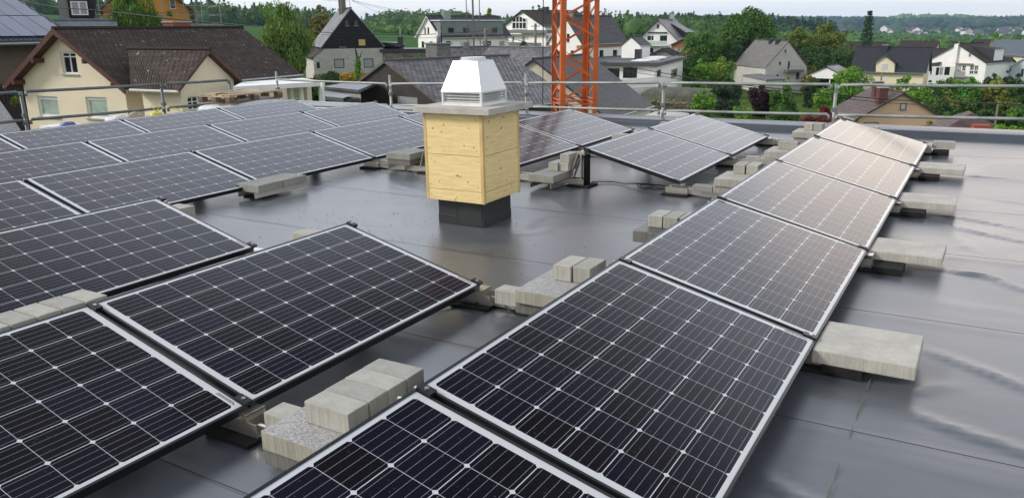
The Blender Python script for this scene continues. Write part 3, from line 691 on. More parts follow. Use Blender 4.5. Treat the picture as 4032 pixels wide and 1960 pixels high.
for z0, z1 in ((.934, .957), (1.026, 1.036)):
    for s in (-1, 1):
        b.box(lx-lw_+.008, ly+s*lw_-.0055, z0, lx+lw_-.008, ly+s*lw_+.0055, z1); b.box(lx+s*lw_-.0055, ly-lw_+.008, z0, lx+s*lw_+.0055, ly+lw_-.008, z1)
b.build('hood_frame', M_LOUV, ch)
b = MB(); b.box(lx-.138, ly-.138, .934, lx+.138, ly+.138, 1.03); b.build('flue_core', plain('dark flue', (.03, .03, .03), .9), ch)
for z in (.971, .992, 1.013):
    b = MB(); q = lw_-.004; i_ = lw_-.035
    for s in (-1, 1):
        b.quad((lx-q, ly+s*q, z-.012), (lx+q, ly+s*q, z-.012), (lx+i_, ly+s*i_, z+.008), (lx-i_, ly+s*i_, z+.008))
        b.quad((lx+s*q, ly-q, z-.012), (lx+s*q, ly+q, z-.012), (lx+s*i_, ly+i_, z+.008), (lx+s*i_, ly-i_, z+.008))
    b.build('louvre_slat', M_LOUV, ch, fixn=False)
b = MB(); q, i_ = lw_+.010, .112
P0 = [(lx-q, ly-q, 1.0365), (lx+q, ly-q, 1.0365), (lx+q, ly+q, 1.0365), (lx-q, ly+q, 1.0365)]; P1 = [(lx-i_, ly-i_, 1.262), (lx+i_, ly-i_, 1.262), (lx+i_, ly+i_, 1.262), (lx-i_, ly+i_, 1.262)]
for k in range(4): b.quad(P0[k], P0[(k+1) % 4], P1[(k+1) % 4], P1[k])
b.quad(*P1); b.quad(*P0[::-1]); b.build('metal_hood', M_HOOD, ch, bevel=.0015)
b = MB(); b.tube([(lx, ly, 1.262), (lx, ly, 1.266), (lx, ly, 1.266), (lx, ly, 1.286)], [.105, .105, .096, .096], 32); b.build('flue_collar', M_LOUV, ch, smooth=False)
# ------------------------------------------------------------------ scaffold guard rails
M_GALV = plain('weathered galvanised tube', (.30, .32, .31), .5, .35, var=.3, scale=4, dirt=((.46, .45, .40), .5), bmp=.1)
M_GALVD = plain('dark galvanised tube', (.15, .17, .17), .5, .3, var=.3, scale=4)
def sag(a, b, s, n=8): return [Vector(a).lerp(Vector(b), i/n)-Vector((0, 0, s*math.sin(math.pi*i/n))) for i in range(n+1)]
def scaffold(label, posts, rails, mat, r=.024):
    g = root('scaffold_guardrail', posts[0][0], 0, label, 'scaffold railing', 'scaffold railings round the roof', roof=True)
    o0 = Vector(posts[0][0])
    for (bp, tp) in posts:
        b = MB(); b.tube([Vector(bp)-o0, Vector(tp)-o0], r, 12); p = b.build('post', mat, g, smooth=True)
        for (x, y, z) in [((Vector(bp)+(Vector(tp)-Vector(bp))*t)) for t in (.86, .99)][:1]:
            c = MB(); q = Vector((x, y, z))-o0; c.box(q.x-.034, q.y-.034, q.z-.03, q.x+.034, q.y+.034, q.z+.03); c.build('coupler', M_GALVD, p, bevel=.006)
    for a, bb in rails:
        pts = sag(a, bb, .006); d = (Vector(bb)-Vector(a)).normalized()
        pts = [pts[0]-Vector((0, 0, .07))]+[pts[0]-Vector((0, 0, .025))]+[pts[0]+d*.03]+pts[1:-1]+[pts[-1]-d*.03]+[pts[-1]-Vector((0, 0, .025))]+[pts[-1]-Vector((0, 0, .07))]
        b = MB(); b.tube([p-o0 for p in pts], r*.92, 12); b.build('rail', mat, g, smooth=True)
YB = 12.3
bx = [(-13.18, .53, .09), (-10.09, .49, .08), (-7.04, .56, .15), (-4.51, .60, .165), (-1.93, .615, .19), (.64, .635, .22), (3.2, .65, .24)]
posts = []; 
for i, (x, t, l) in enumerate(bx): posts.append(((x, YB, -1.9), (x+(.012 if i > 3 else 0), YB, t+(.16 if i < 3 else 0))))
rails = []
for (xa, ta, la), (xb, tb, lb_) in zip(bx[:-1], bx[1:]):
    rails.append(((xa+.05, YB-.045, ta), (xb-.05, YB-.045, tb))); rails.append(((xa+.05, YB-.045, la), (xb-.05, YB-.045, lb_)))
scaffold('galvanised scaffold railing along the far edge of the roof, before the orange mast', posts, rails, M_GALV)
XL_ = -12.95
lp = [(3.77, .74, .32), (6.84, .695, .262), (9.32, .64, .215), (10.85, .615, .19)]
posts = [((XL_, y, -1.9), (XL_, y, t)) for y, t, l in lp]; rails = []
for (ya, ta, la), (yb, tb, lb_) in zip(lp[:-1], lp[1:]):
    rails.append(((XL_+.045, ya+.05, ta), (XL_+.045, yb-.05, tb))); rails.append(((XL_+.045, ya+.05, la), (XL_+.045, yb-.05, lb_)))
scaffold('dark scaffold railing along the left roof edge, before the cream house', posts, rails, M_GALVD, .026)
# ------------------------------------------------------------------ pallet, bag, hose at the left
M_PAL = plain('weathered pallet wood', (.42, .33, .22), .8, var=.35, scale=5, bmp=.3, bscale=30); M_PAL2 = plain('dark pallet wood', (.16, .115, .08), .85, var=.35, scale=6)
pl = root('pallet', (-11.6, 9.95, .335), 0, 'weathered wooden pallet lying on white sacks beyond the left panels', 'pallet', roof=True)
for i, (x0, x1) in enumerate(((-.4, -.28), (-.26, -.12), (-.08, .06), (.10, .22), (.26, .4))):
    b = MB(); b.box(x0, -.6, .122, x1, .6, .144); b.build('deck_board', M_PAL, pl, rot=(0, 0, R((0, .6, -.4, .2, 0)[i])))
for y in (-.55, 0, .55):
    b = MB(); b.box(-.4, y-.05, .10, .4, y+.05, .1215); b.build('cross_board', M_PAL, pl)
    for x in (-.35, 0, .35):
        b = MB(); b.box(x-.05, y-.06, .0225, x+.05, y+.06, .0995); b.build('pallet_block', M_PAL2, pl)
for x in (-.35, 0, .35):
    b = MB(); b.box(x-.05, -.6, 0, x+.05, .6, .022); b.build('bottom_board', M_PAL2, pl)
b = MB(); b.quad((-.1, -.5, .150), (.05, -.62, .150), (.25, -.1, .21), (.14, -.06, .205)); b.quad((-.1, -.5, .162), (.05, -.62, .162), (.25, -.1, .222), (.14, -.06, .217)); b.build('loose_plank', M_PAL, pl)
M_BAG = plain('white woven sack', (.72, .74, .74), .7, var=.15, scale=5, bmp=.8, bscale=9, bd=.03)
def lump(name, sx, sy, sz, loc, mat, label, cat, seed=1, roofed=True, sub=3, amp=.18, parent=None, flat=True):
    import bmesh
    bm = bmesh.new(); bmesh.ops.create_icosphere(bm, subdivisions=sub, radius=1); rk = random.Random(seed)
    fr_ = [(rk.uniform(1.5, 4), rk.uniform(1.5, 4), rk.uniform(1.5, 4), rk.uniform(0, 6)) for _ in range(5)]
    for v in bm.verts:
        d = sum(math.sin(v.co.x*a+v.co.y*b_+v.co.z*c_+p) for a, b_, c_, p in fr_)/5
        s = 1+amp*d*1.6
        p = v.co*s; z = max(p.z, -.75) if flat else p.z
        q = .55; v.co = Vector((math.copysign(abs(p.x)**q, p.x)*sx, math.copysign(abs(p.y)**q, p.y)*sy, (z+.75)*sz/1.75)) if flat else Vector((p.x*sx, p.y*sy, z*sz))
    me = bpy.data.meshes.new(name); bm.to_mesh(me); bm.free(); me.materials.append(mat); me.polygons.foreach_set('use_smooth', [True]*len(me.polygons))
    o = bpy.data.objects.new(name, me); C.objects.link(o); o.location = loc
    if parent: o.parent = parent
    else: tag(o, label, cat)
    if roofed: ROOFOBJ.append(o)
    return o
lump('sack', .50, .72, .36, (-11.6, 9.95, .0), M_BAG, 'bulging white woven sack under the wooden pallet', 'sack', 3)
lump('plastic_sheet', .12, .16, .36, (-11.0, 7.1, .03), M_BAG, 'crumpled white plastic sheet beside the dark left railing', 'sheet', 8, amp=.3)
def coil(name, c, rad, r, turns, mat, label):
    pts = []
    for i in range(int(turns*16)+1):
        a = i/16*2*math.pi; pts.append((c[0]+.04*math.sin(i*.37), c[1]+rad*math.cos(a)*(1+.06*math.sin(i*.21)), c[2]+rad*math.sin(a)*(1+.05*math.sin(i*.3))))
    mb = MB(); mb.tube(pts, r, 6); o = mb.build(name, mat, smooth=True); tag(o, label, 'hose'); ROOFOBJ.append(o)
coil('hose', (-11.0, 7.38, .24), .15, .006, 3, M_BAG, 'loose white hose loops beyond the outermost left panels')
lump('reel_box', .09, .12, .30, (-11.0, 7.76, .06), M_YEL, 'bright yellow bundle with cord behind the outermost left panels', 'bundle', 5)
cable('hose', [(-10.98, 7.78, .36), (-11, 7.70, .44), (-11, 7.76, .47), (-11, 7.82, .41), (-11, 7.76, .36), (-11, 7.95, .41), (-11, 8.15, .37), (-11, 8.2, .25)], .006, M_YEL, 'thin yellow cord looping up from the yellow bundle', 'cord')
b = MB(); b.prism([(-.10, 0), (.10, 0), (.06, .045), (-.05, .045)], -.05, .05); o = b.build('plastic_crate', plain('blue plastic', (.14, .18, .42), .5), rot=(0, 0, R(80))); o.location = (-10.82, 6.26, .335); tag(o, 'small blue plastic tray by the dark left railing', 'tray'); ROOFOBJ.append(o)
b = MB(); b.box(-.2, -.2, 0, .2, .2, .335); o = b.build('foam_block', M_BAG); o.location = (-10.95, 6.26, .0); tag(o, 'white foam block carrying the small blue tray', 'foam block'); ROOFOBJ.append(o)

# gravel crumbs and chips lying on the membrane
db = MB(); rb_ = random.Random(3)
for i in range(150):
    cx_, cy_ = rb_.choice([(-4.2, 4.6), (-4.0, 5.2), (-3.7, 4.3), (-5.0, 4.6), (-2.6, 4.6)]); x, y = rb_.gauss(cx_, .5), rb_.gauss(cy_, .35); s = rb_.uniform(.002, .005); z = .007
    if -3.8 < x < -3.2 and 4.9 < y < 5.6: continue
    db.quad((x-s, y-s, z), (x+s, y-s*.6, z), (x, y, z+s*.8)); db.quad((x+s, y-s*.6, z), (x+s*.3, y+s, z), (x, y, z+s*.8)); db.quad((x+s*.3, y+s, z), (x-s, y-s, z), (x, y, z+s*1.3))
o = db.build('grit', plain('grit', (.10, .095, .085), .9, var=.6, scale=4)); tag(o, 'loose grit crumbs scattered on the roof membrane round the chimney', 'grit', kind='stuff'); ROOFOBJ.append(o)
# ================================================================== TERRAIN
def ground_mat():
    m, nt, b = bsdf('ground')
    co = objco(nt)
    a = noise(nt, co, .035, 5, .6); f = noise(nt, co, .9, 4, .6)
    c = mixc(nt, rng(nt, a, .35, .65), (.045, .085, .006), (.070, .120, .009))
    c = mixc(nt, rng(nt, f, .4, .7, 0, .35), c, (.030, .060, .006))
    g = N(nt, 'ShaderNodeVectorMath', operation='LENGTH'); L(nt, co, g.inputs[0])
    c = mixc(nt, rng(nt, g.outputs['Value'], 115, 185, 0, 1), c, mixc(nt, rng(nt, f, .35, .65), (.024, .085, .007), (.036, .120, .010)))
    far = rng(nt, g.outputs['Value'], 420, 520, 0, 1)
    c = mixc(nt, far, c, mixc(nt, rng(nt, noise(nt, co, .006, 4), .4, .6), (.018, .045, .012), (.055, .105, .025)))
    L(nt, c, b.inputs['Base Color']); b.inputs['Roughness'].default_value = .95; b.inputs['Specular IOR Level'].default_value = .1
    bump(nt, b, f, .5, .1)
    return m
azs = np.arange(-120, 60.1, 1.5); ds = np.concatenate([[0.01, 4], np.geomspace(8, 5200, 90)])
vs = []; 
for a in azs:
    for d in ds:
        x, y = d*math.sin(R(a)), d*math.cos(R(a))
        z = tz_pol(a, d)
        if d > 60: z += .012*min(d, 600)*.25*(math.sin(x*.021+1.3)*math.sin(y*.017)+.4*math.sin(x*.06)*math.sin(y*.05))
        vs.append((x, y, z))
n = len(ds); fs = []
for i in range(len(azs)-1):
    for j in range(n-1): fs.append((i*n+j, (i+1)*n+j, (i+1)*n+j+1, i*n+j+1))
# behind the camera: a level apron
me = bpy.data.meshes.new('ground'); me.from_pydata(vs, [], fs); me.materials.append(ground_mat()); me.polygons.foreach_set('use_smooth', [True]*len(fs))
gr = bpy.data.objects.new('ground', me); C.objects.link(gr); tag(gr, kind='structure')
def apron():
    mb = MB(); ring = [R(a) for a in np.arange(60, 240.1, 6)]
    for a, b_ in zip(ring[:-1], ring[1:]):
        mb.quad((0, 0, -4.6), (3000*math.sin(a), 3000*math.cos(a), -6), (3000*math.sin(b_), 3000*math.cos(b_), -6))
    o = mb.build('ground', MATS.setdefault('gr2', gr.data.materials[0]), fixn=False); tag(o, kind='structure')
apron()
# ================================================================== TREES
def leaves(name, mat, centres, rad, n, size, seed, up=.3, elong=1.0, droop=False, parent=None):
    """n small leaf-clump faces scattered round cluster centres"""
    rs = np.random.RandomState(seed); k = len(centres); cidx = rs.randint(0, k, n)
    c = np.array(centres)[cidx]; rd = np.array(rad)[cidx]
    d = rs.normal(size=(n, 3)); d /= np.linalg.norm(d, axis=1)[:, None]
    rr_ = rs.uniform(.25, 1.0, n)**.5
    p = c+d*rr_[:, None]*rd
    nn = d+rs.normal(size=(n, 3))*.7; nn[:, 2] += up; nn /= np.linalg.norm(nn, axis=1)[:, None]
    t = np.cross(nn, rs.normal(size=(n, 3))); 
    if droop: t = np.column_stack([rs.normal(size=n)*.15, rs.normal(size=n)*.15, -np.ones(n)]); t -= nn*np.sum(t*nn, 1)[:, None]*.6
    t /= np.linalg.norm(t, axis=1)[:, None]+1e-9; b = np.cross(nn, t); b /= np.linalg.norm(b, axis=1)[:, None]+1e-9
    s = size*rs.uniform(.55, 1.3, n)[:, None]; sl_ = s*elong
    v = np.stack([p-t*sl_*.5, p+b*s*.33-t*sl_*.05+nn*s*.1, p+t*sl_*.5, p-b*s*.33-t*sl_*.05+nn*s*.1], 1).reshape(-1, 3)
    f = np.arange(4*n).reshape(-1, 4)
    me = bpy.data.meshes.new(name); me.vertices.add(4*n); me.vertices.foreach_set('co', v.astype(np.float32).ravel())
    me.loops.add(4*n); me.loops.foreach_set('vertex_index', f.ravel().astype(np.int32)); me.polygons.add(n)
    me.polygons.foreach_set('loop_start', (np.arange(n)*4).astype(np.int32)); me.polygons.foreach_set('loop_total', np.full(n, 4, np.int32))
    me.update(); me.materials.append(mat)
    o = bpy.data.objects.new(name, me); C.objects.link(o)
    if parent: o.parent = parent
    return o
G_MID = leafmat('mid green leaves', (.020, .052, .007), (.040, .088, .012)); G_DARK = leafmat('dark green leaves', (.010, .028, .006), (.022, .052, .010))
G_BR = leafmat('bright green leaves', (.045, .105, .010), (.080, .155, .018)); G_OL = leafmat('olive leaves', (.042, .062, .009), (.075, .095, .014))
G_BRN = leafmat('brown green leaves', (.050, .050, .012), (.095, .085, .018)); G_YEL = leafmat('yellow green leaves', (.085, .11, .012), (.15, .17, .02))
G_PUR = leafmat('purple leaves', (.012, .006, .010), (.030, .010, .016), (.06, .018, .026)); G_RED = leafmat('red maple leaves', (.06, .008, .010), (.13, .014, .02), (.20, .03, .04))
G_CON = leafmat('spruce needles', (.008, .022, .010), (.020, .042, .016)); G_ORF = leafmat('orange flower shrub', (.06, .08, .01), (.45, .22, .01), (.6, .35, .02))
M_BARK = plain('bark', (.07, .05, .035), .9, var=.4, scale=3, bmp=.6, bscale=12)
TN = [0]
def tree(name, label, cat, zn, x0, x1, ytop, dist, mat, kind='round', ybase=None, dens=1.0, group=None, depth=1.0, leaf=1.0, trunk_frac=.22):
    """x0..x1, ytop(, ybase): the silhouette's extent in a zoom of the photograph"""
    TN[0] += 1; seed = TN[0]*17+3; rs = random.Random(seed)
    ax, ay = zp(zn, x0, ytop); bx_, by_ = zp(zn, x1, ybase if ybase else ytop)
    xc = (ax+bx_)/2; c = atd(xc, ay, dist); top = c[2]; W = (bx_-ax)*dist/FOC*math.cos(math.atan((xc-2016)/FOC))
    zg = tz(c[0], c[1])
    zbv = atd(xc, by_, dist)[2] if ybase else zg
    zg = min(zg, zbv)
    H = top-zg; g = root(name, (c[0], c[1], zg), rs.uniform(0, 6), label, cat, group)
    zb = max(zbv-zg, 0) if ybase else (H*trunk_frac if kind not in ('bush', 'column') else 0)
    cen = []; rad = []
    ls = max(.16, dist/792*2.3)*leaf
    hc = (H-zb)
    if kind in ('round', 'bush', 'sparse', 'willow'):
        nc = int({'round': 34, 'bush': 40, 'sparse': 26, 'willow': 30}[kind]*max(1, (W/6)**.8))
        nc = min(nc, 110)
        for i in range(nc):
            th = rs.uniform(0, 6.283); v = rs.uniform(-1, 1); q = rs.uniform(.35, 1)**.5
            env = math.sqrt(max(0, 1-v*v))*(1 if kind != 'willow' else 1)
            if v < 0 and kind == 'bush': env = 1
            x = math.cos(th)*env*q*W*.40; y = math.sin(th)*env*q*W*.40*depth; z = zb+hc*(.5+.42*v*q)
            r = W*rs.uniform(.12, .21)*(1 if kind != 'sparse' else .6)*(1.15 if kind == 'bush' else 1)
            if kind == 'bush': z = zb+hc*rs.uniform(.15, .82)
            cen.append((x, y, z)); rad.append((r, r, min(r*(.8 if kind != 'willow' else 1.5), hc*.30)))
        cen.append((0, 0, zb+hc-.12*W*.5)); rad.append((W*.12, W*.12, min(W*.12, hc*.1)))
        vol = W*W*.8+W*hc
        n = int(dens*4.2*vol*1.6/(ls*ls*.35)); n = max(500, min(n, 16000))
        if kind == 'sparse': n = int(n*.30)
    elif kind == 'conifer':
        lv = 15
        for i in range(lv):
            t = i/(lv-1); rr0 = W*.5*(1-t*.80)*(1 if t > .1 else .85)*(rs.uniform(.72, 1.05))
            if t > .65: rr0 = max(rr0, W*.30*(1-((t-.65)/.36)**2))*rs.uniform(.75, 1.05)
            for q in range(8):
                th = q/8*6.283+i*1.1+rs.uniform(-.2, .2)
                for fr_ in (.42, .85):
                    cen.append((math.cos(th)*rr0*fr_, math.sin(th)*rr0*fr_, zb+hc*(.03+.93*t)-rr0*fr_*.22)); rad.append((rr0*.27, rr0*.27, hc*.018))
        n = int(min(9000, dens*3.2*W*hc/(ls*ls*.3)))
    else:  # column: dense clipped conifer
        for i in range(10):
            t = i/9; r = W*.46*(1 if t < .6 else 1-(t-.6)*1.6); cen.append((0, 0, zb+hc*(.08+.84*t))); rad.append((r, r, hc*.1))
        n = int(min(5000, dens*4*W*hc/(ls*ls*.3)))
    leaves('crown', mat, cen, rad, n, ls, seed, elong=1.0 if kind != 'willow' else 1.9, droop=(kind == 'willow'), parent=g)
    tk = MB(); r0 = max(.06, min(.35, W*.035))
    if kind != 'column':
        zt_ = zb+hc*(.55 if kind != 'conifer' else .97)
        tk.tube([(0, 0, -.2), (.03*W*.3, 0, zt_*.4), (0, .02*W, zt_)], [r0*1.25, r0, r0*.35], 7)
        if kind != 'conifer':
            for c_ in rs.sample(cen, min(9, len(cen))):
                tk.tube([(0, 0, zt_*rs.uniform(.3, .7)), (c_[0]*.5, c_[1]*.5, c_[2]*.8), c_], [r0*.45, r0*.28, r0*.1], 5)
        tk.build('trunk', M_BARK, g)
    return g
# ================================================================== HOUSES
M_PANE = plain('window glass', (.018, .022, .026), .06, var=.3, scale=.7, spec=.6)
M_PANEL = plain('window with pale blind', (.32, .34, .35), .4, var=.1)
M_BLIND = plain('closed roller shutter', (.55, .57, .58), .5, var=.05)
M_BLG = plain('green white blind', (.33, .42, .36), .6, var=.25, scale=2)
M_WF = plain('white window frame', (.78, .78, .77), .4, var=.03); M_DF = plain('dark window frame', (.03, .035, .04), .4); M_BF = plain('brown window frame', (.13, .06, .035), .5)
M_SILL = plain('stone sill', (.35, .34, .32), .7); M_GUT = plain('zinc gutter', (.35, .37, .38), .4, .5)
FR = {'w': M_WF, 'd': M_DF, 'b': M_BF}
class House:
    def __init__(s, name, label, p, wall, roof, cat='house', zb=None, ovs=.4, ovg=.35, th=.16, wins=(), fascia=None, group=None, flat=False, gutter=True):
        s.cx, s.cy, s.a, s.w, s.l, s.ze, s.zr = p; s.ar = R(s.a)
        if zb is None: zb = min(tz(s.cx+dx, s.cy+dy) for dx in (-5, 5) for dy in (-5, 5))-.3
        s.zb = zb; s.g = root(name, (s.cx, s.cy, zb), s.ar, label, cat, group)
        s.ww, s.ll = s.w/2-ovs, s.l/2-ovg; s.th = th; s.sl = (s.zr-s.ze)/(s.w/2); s.flat = flat
        s.wallm = wall; ws = {'F': [], 'B': [], 'L': [], 'R': []}; s.winspec = []
        for wv in wins:
            f, zn, x0, y0, x1, y1 = wv[:6]; st = wv[6] if len(wv) > 6 else 'w'; kw = wv[7] if len(wv) > 7 else {}
            ul, z_ = s.hit(f, zn, x0, (y0+y1)/2); ur, _ = s.hit(f, zn, x1, (y0+y1)/2); _, zt = s.hit(f, zn, (x0+x1)/2, y0); _, zo = s.hit(f, zn, (x0+x1)/2, y1)
            u0, u1 = sorted((ul, ur)); z0, z1 = sorted((zo, zt)); ws[f].append((u0, u1, z0, z1)); s.winspec.append((f, u0, u1, z0, z1, st, kw))
        mb = MB()
        for f in 'FBLR': s.face(mb, f, ws[f])
        mb.build('wall', wall, s.g)
        for spc in s.winspec: s.window(*spc)
        if flat: return
        rb = MB(); hw, hl = s.w/2, s.l/2; ze, zr = s.ze-zb, s.zr-zb; sllen = math.hypot(hw, zr-ze)
        nz = Vector((zr-ze, 0, hw)).normalized()*th
        for sx in (-1, 1):
            A = [(sx*hw, -hl, ze), (sx*hw, hl, ze), (0, hl, zr), (0, -hl, zr)]; D = (0, 0, -th)
            Bq = [(x, y, z-th) for x, y, z in A]
            rb.quad(*A, uv=[(0, 0), (s.l, 0), (s.l, sllen), (0, sllen)]); rb.quad(*Bq[::-1], mi=1)
            rb.quad(A[0], A[1], Bq[1], Bq[0], mi=1); rb.quad(A[0], A[3], Bq[3], Bq[0], mi=1); rb.quad(A[1], A[2], Bq[2], Bq[1], mi=1)
        s.fas = fascia or M_DF
        s.roof = rb.build('roof', [roof, s.fas], s.g, fixn=False)
        rc = MB(); rc.tube([(0, -hl-.02, zr+.01), (0, hl+.02, zr+.01)], .09, 6); rc.build('ridge_cap', roof, s.roof)
        if gutter:
            for sx in (-1, 1):
                gt = MB(); gt.tube([(sx*(hw+.05), -hl, ze-th*.6), (sx*(hw+.05), hl, ze-th*.6)], .065, 6); gt.build('gutter', M_GUT, s.g)
    def hit(s, f, zn, x, y):
        sx, sy = zp(zn, x, y); d = ray(sx, sy); c, sn = math.cos(s.ar), math.sin(s.ar)
        o = (CP[0]-s.cx, CP[1]-s.cy); ox, oy = c*o[0]+sn*o[1], -sn*o[0]+c*o[1]; dx, dy = c*d[0]+sn*d[1], -sn*d[0]+c*d[1]
        if f in 'FB':
            t = ((-s.ll if f == 'F' else s.ll)-oy)/dy; return ox+dx*t, CP[2]+d[2]*t-s.zb
        t = ((-s.ww if f == 'L' else s.ww)-ox)/dx; return oy+dy*t, CP[2]+d[2]*t-s.zb
    def rhit(s, side, zn, x, y, off=.03):
        """where a sight line meets a roof slope (side -1 or 1)"""
        sx, sy = zp(zn, x, y); d = ray(sx, sy); c, sn = math.cos(s.ar), math.sin(s.ar)
        o = (CP[0]-s.cx, CP[1]-s.cy); ox, oy = c*o[0]+sn*o[1], -sn*o[0]+c*o[1]; dx, dy = c*d[0]+sn*d[1], -sn*d[0]+c*d[1]
        t = (s.zr+off-s.sl*side*ox-CP[2])/(d[2]+s.sl*side*dx); return (ox+dx*t, oy+dy*t, CP[2]+d[2]*t-s.zb)
    def P(s, f, u, z, off=0):
        """point on a facade, off metres outwards"""
        return {'F': (u, -s.ll-off, z), 'B': (u, s.ll+off, z), 'L': (-s.ww-off, u, z), 'R': (s.ww+off, u, z)}[f]
    def face(s, mb, f, wins):
        half = s.ww if f in 'FB' else s.ll
        if s.flat: top = lambda u: s.ze-s.zb
        elif f in 'FB': top = lambda u: s.zr-s.zb-s.sl*abs(u)-s.th*.9
        else: top = lambda u: s.zr-s.zb-s.sl*s.ww-s.th*.9
        W_ = []
        for u0, u1, z0, z1 in wins:
            u0, u1 = max(u0, -half+.05), min(u1, half-.05); zt = min(top(u0), top(u1))-.02; W_.append((u0, u1, max(z0, .02), min(z1, zt)))
        bp = sorted({-half, half, *([0] if f in 'FB' else []), *[q for w_ in W_ for q in w_[:2]]})
        for a, b in zip(bp[:-1], bp[1:]):
            if b-a < 1e-5: continue
            m_ = (a+b)/2; cur = 0.0
            for (u0, u1, z0, z1) in sorted([w_ for w_ in W_ if w_[0] <= m_ <= w_[1]], key=lambda q: q[2]):
                if z0 > cur: mb.quad(s.P(f, a, cur), s.P(f, b, cur), s.P(f, b, z0), s.P(f, a, z0))
                cur = max(cur, z1)
            mb.quad(s.P(f, a, cur), s.P(f, b, cur), s.P(f, b, top(b)), s.P(f, a, top(a)))
        for (u0, u1, z0, z1) in W_:
            D = -.13
            for (pa, pb) in (((u0, z0), (u1, z0)), ((u1, z0), (u1, z1)), ((u1, z1), (u0, z1)), ((u0, z1), (u0, z0))):
                mb.quad(s.P(f, *pa), s.P(f, *pb), s.P(f, *pb, D), s.P(f, *pa, D))
    def window(s, f, u0, u1, z0, z1, st='w', kw={}):
        fw_ = kw.get('fw', max(.05, min(.09, (u1-u0)*.08))); D0, D1 = kw.get('d', (-.13, -.07)); mb = MB()
        def bx(ua, ub, za, zb_, d0, d1):
            A, B = s.P(f, ua, za, d0), s.P(f, ub, zb_, d1); mb.box(*[min(A[i], B[i]) for i in range(3)], *[max(A[i], B[i]) for i in range(3)])
        bx(u0, u1, z0, z0+fw_, D0, D1); bx(u0, u1, z1-fw_, z1, D0, D1); bx(u0, u0+fw_, z0+fw_, z1-fw_, D0, D1); bx(u1-fw_, u1, z0+fw_, z1-fw_, D0, D1)
        for t in kw.get('v', ()): u = u0+(u1-u0)*t; bx(u-fw_*.4, u+fw_*.4, z0+fw_, z1-fw_, D0, D1-.008)
        for t in kw.get('h', ()): z = z0+(z1-z0)*t; bx(u0+fw_, u1-fw_, z-fw_*.35, z+fw_*.35, D0, D1-.012)
        o = mb.build('window', FR.get(st[0], M_WF), s.g)
        mb = MB(); bx(u0+fw_*.9, u1-fw_*.9, z0+fw_*.9, z1-fw_*.9, D0-.03, D0+.022)
        mb.build('pane', {'p': M_PANEL, 's': M_BLIND, 'g': M_BLG}.get(st[1:2], M_PANE), o)
        if kw.get('sill', 1) and not kw.get('nosill'):
            mb = MB(); bx(u0-.06, u1+.06, z0-.055, z0-.003, -.10, .06); mb.build('sill', kw.get('sillm', M_SILL), o)
        return o
    def chimney(s, x, y, w_, d_, top, mat, pot=True):
        z0 = s.zr-s.zb-s.sl*abs(x)-.5; z1 = top-s.zb
        mb = MB(); mb.box(x-w_/2, y-d_/2, z0, x+w_/2, y+d_/2, z1); o = mb.build('chimney', mat, s.roof)
        mb = MB(); mb.box(x-w_/2-.05, y-d_/2-.05, z1, x+w_/2+.05, y+d_/2+.05, z1+.07); mb.build('chimney_cap', M_SILL, o) if pot else None
        return o
    def part(s, mb, name, mat, parent=None, **k): return mb.build(name, mat, parent or s.g, **k)
    def fbox(s, f, ua, ub, za, zb_, d0, d1, name, mat, parent=None):
        A, B = s.P(f, ua, za, d0), s.P(f, ub, zb_, d1); mb = MB(); mb.box(*[min(A[i], B[i]) for i in range(3)], *[max(A[i], B[i]) for i in range(3)])
        return mb.build(name, mat, parent or s.g)
    def pbox(s, f, zn, x0, y0, x1, y1, d0, d1, name, mat, parent=None):
        ul, _ = s.hit(f, zn, x0, (y0+y1)/2); ur, _ = s.hit(f, zn, x1, (y0+y1)/2); _, zt = s.hit(f, zn, (x0+x1)/2, y0); _, zo = s.hit(f, zn, (x0+x1)/2, y1)
        return s.fbox(f, min(ul, ur), max(ul, ur), min(zo, zt), max(zo, zt), d0, d1, name, mat, parent)
W_CREAM = plain('cream plaster', (.80, .70, .53), .92, var=.05, scale=1.2, bmp=.35, bscale=22, bd=.02)
W_WHITE = plain('white plaster', (.87, .86, .83), .9, var=.04, scale=.8, bmp=.15, bscale=15)
W_BEIGE = plain('beige plaster', (.62, .57, .46), .92, var=.08, scale=.7, bmp=.2, bscale=15)
W_GREY = plain('warm grey plaster', (.50, .48, .45), .92, var=.08, scale=.7)
W_PEACH = plain('peach plaster', (.66, .46, .30), .92, var=.04, scale=.8)
W_YEL = plain('pale yellow plaster', (.78, .70, .50), .92, var=.04, scale=.8)
W_BLUE = plain('pale blue plaster', (.58, .66, .72), .92, var=.04, scale=.8)
W_ORA = plain('orange wood cladding', (.62, .27, .035), .7, var=.12, scale=1.5)
W_DSLATE = tiles('dark slate cladding', (.018, .018, .020), .16, .3, .35, rough=.6, spec=.3, bmp=.2)
W_DBROWN = plain('dark brown shingle cladding', (.040, .034, .031), .8, var=.25, scale=2.0, dirt=((.11, .10, .10), .10))
T_BROWN = tiles('mossy brown concrete tile', (.066, .049, .041), .25, .24, .30, lichen=((.50, .48, .42), .64), bmp=1.6)
T_SLATE = tiles('old grey slate', (.135, .13, .135), .30, .36, .42, rough=.45, spec=.6, bmp=1.3, lichen=((.25, .26, .22), .70))  # tone contrast and lichen spots raised to stand in for specular glints
T_DARK = tiles('dark engobed tile', (.030, .033, .040), .34, .28, .18, rough=.38, spec=.5, bmp=1.0)
T_DSL = tiles('dark grey slate', (.060, .060, .066), .25, .28, .3, rough=.55, bmp=.5)
T_GREYL = tiles('light weathered fibre slate', (.17, .165, .155), .3, .32, .16, rough=.7, bmp=.4, lichen=((.30, .28, .22), .66))
T_DBR = tiles('dark brown tile', (.050, .040, .036), .34, .28, .25, bmp=.8)
T_MAR = tiles('maroon brown tile', (.10, .062, .052), .40, .9, .22, bmp=1.0, rough=.6, spec=.45)
M_BRICK = tiles('red brick', (.25, .075, .040), .08, .25, .3, bmp=.3)
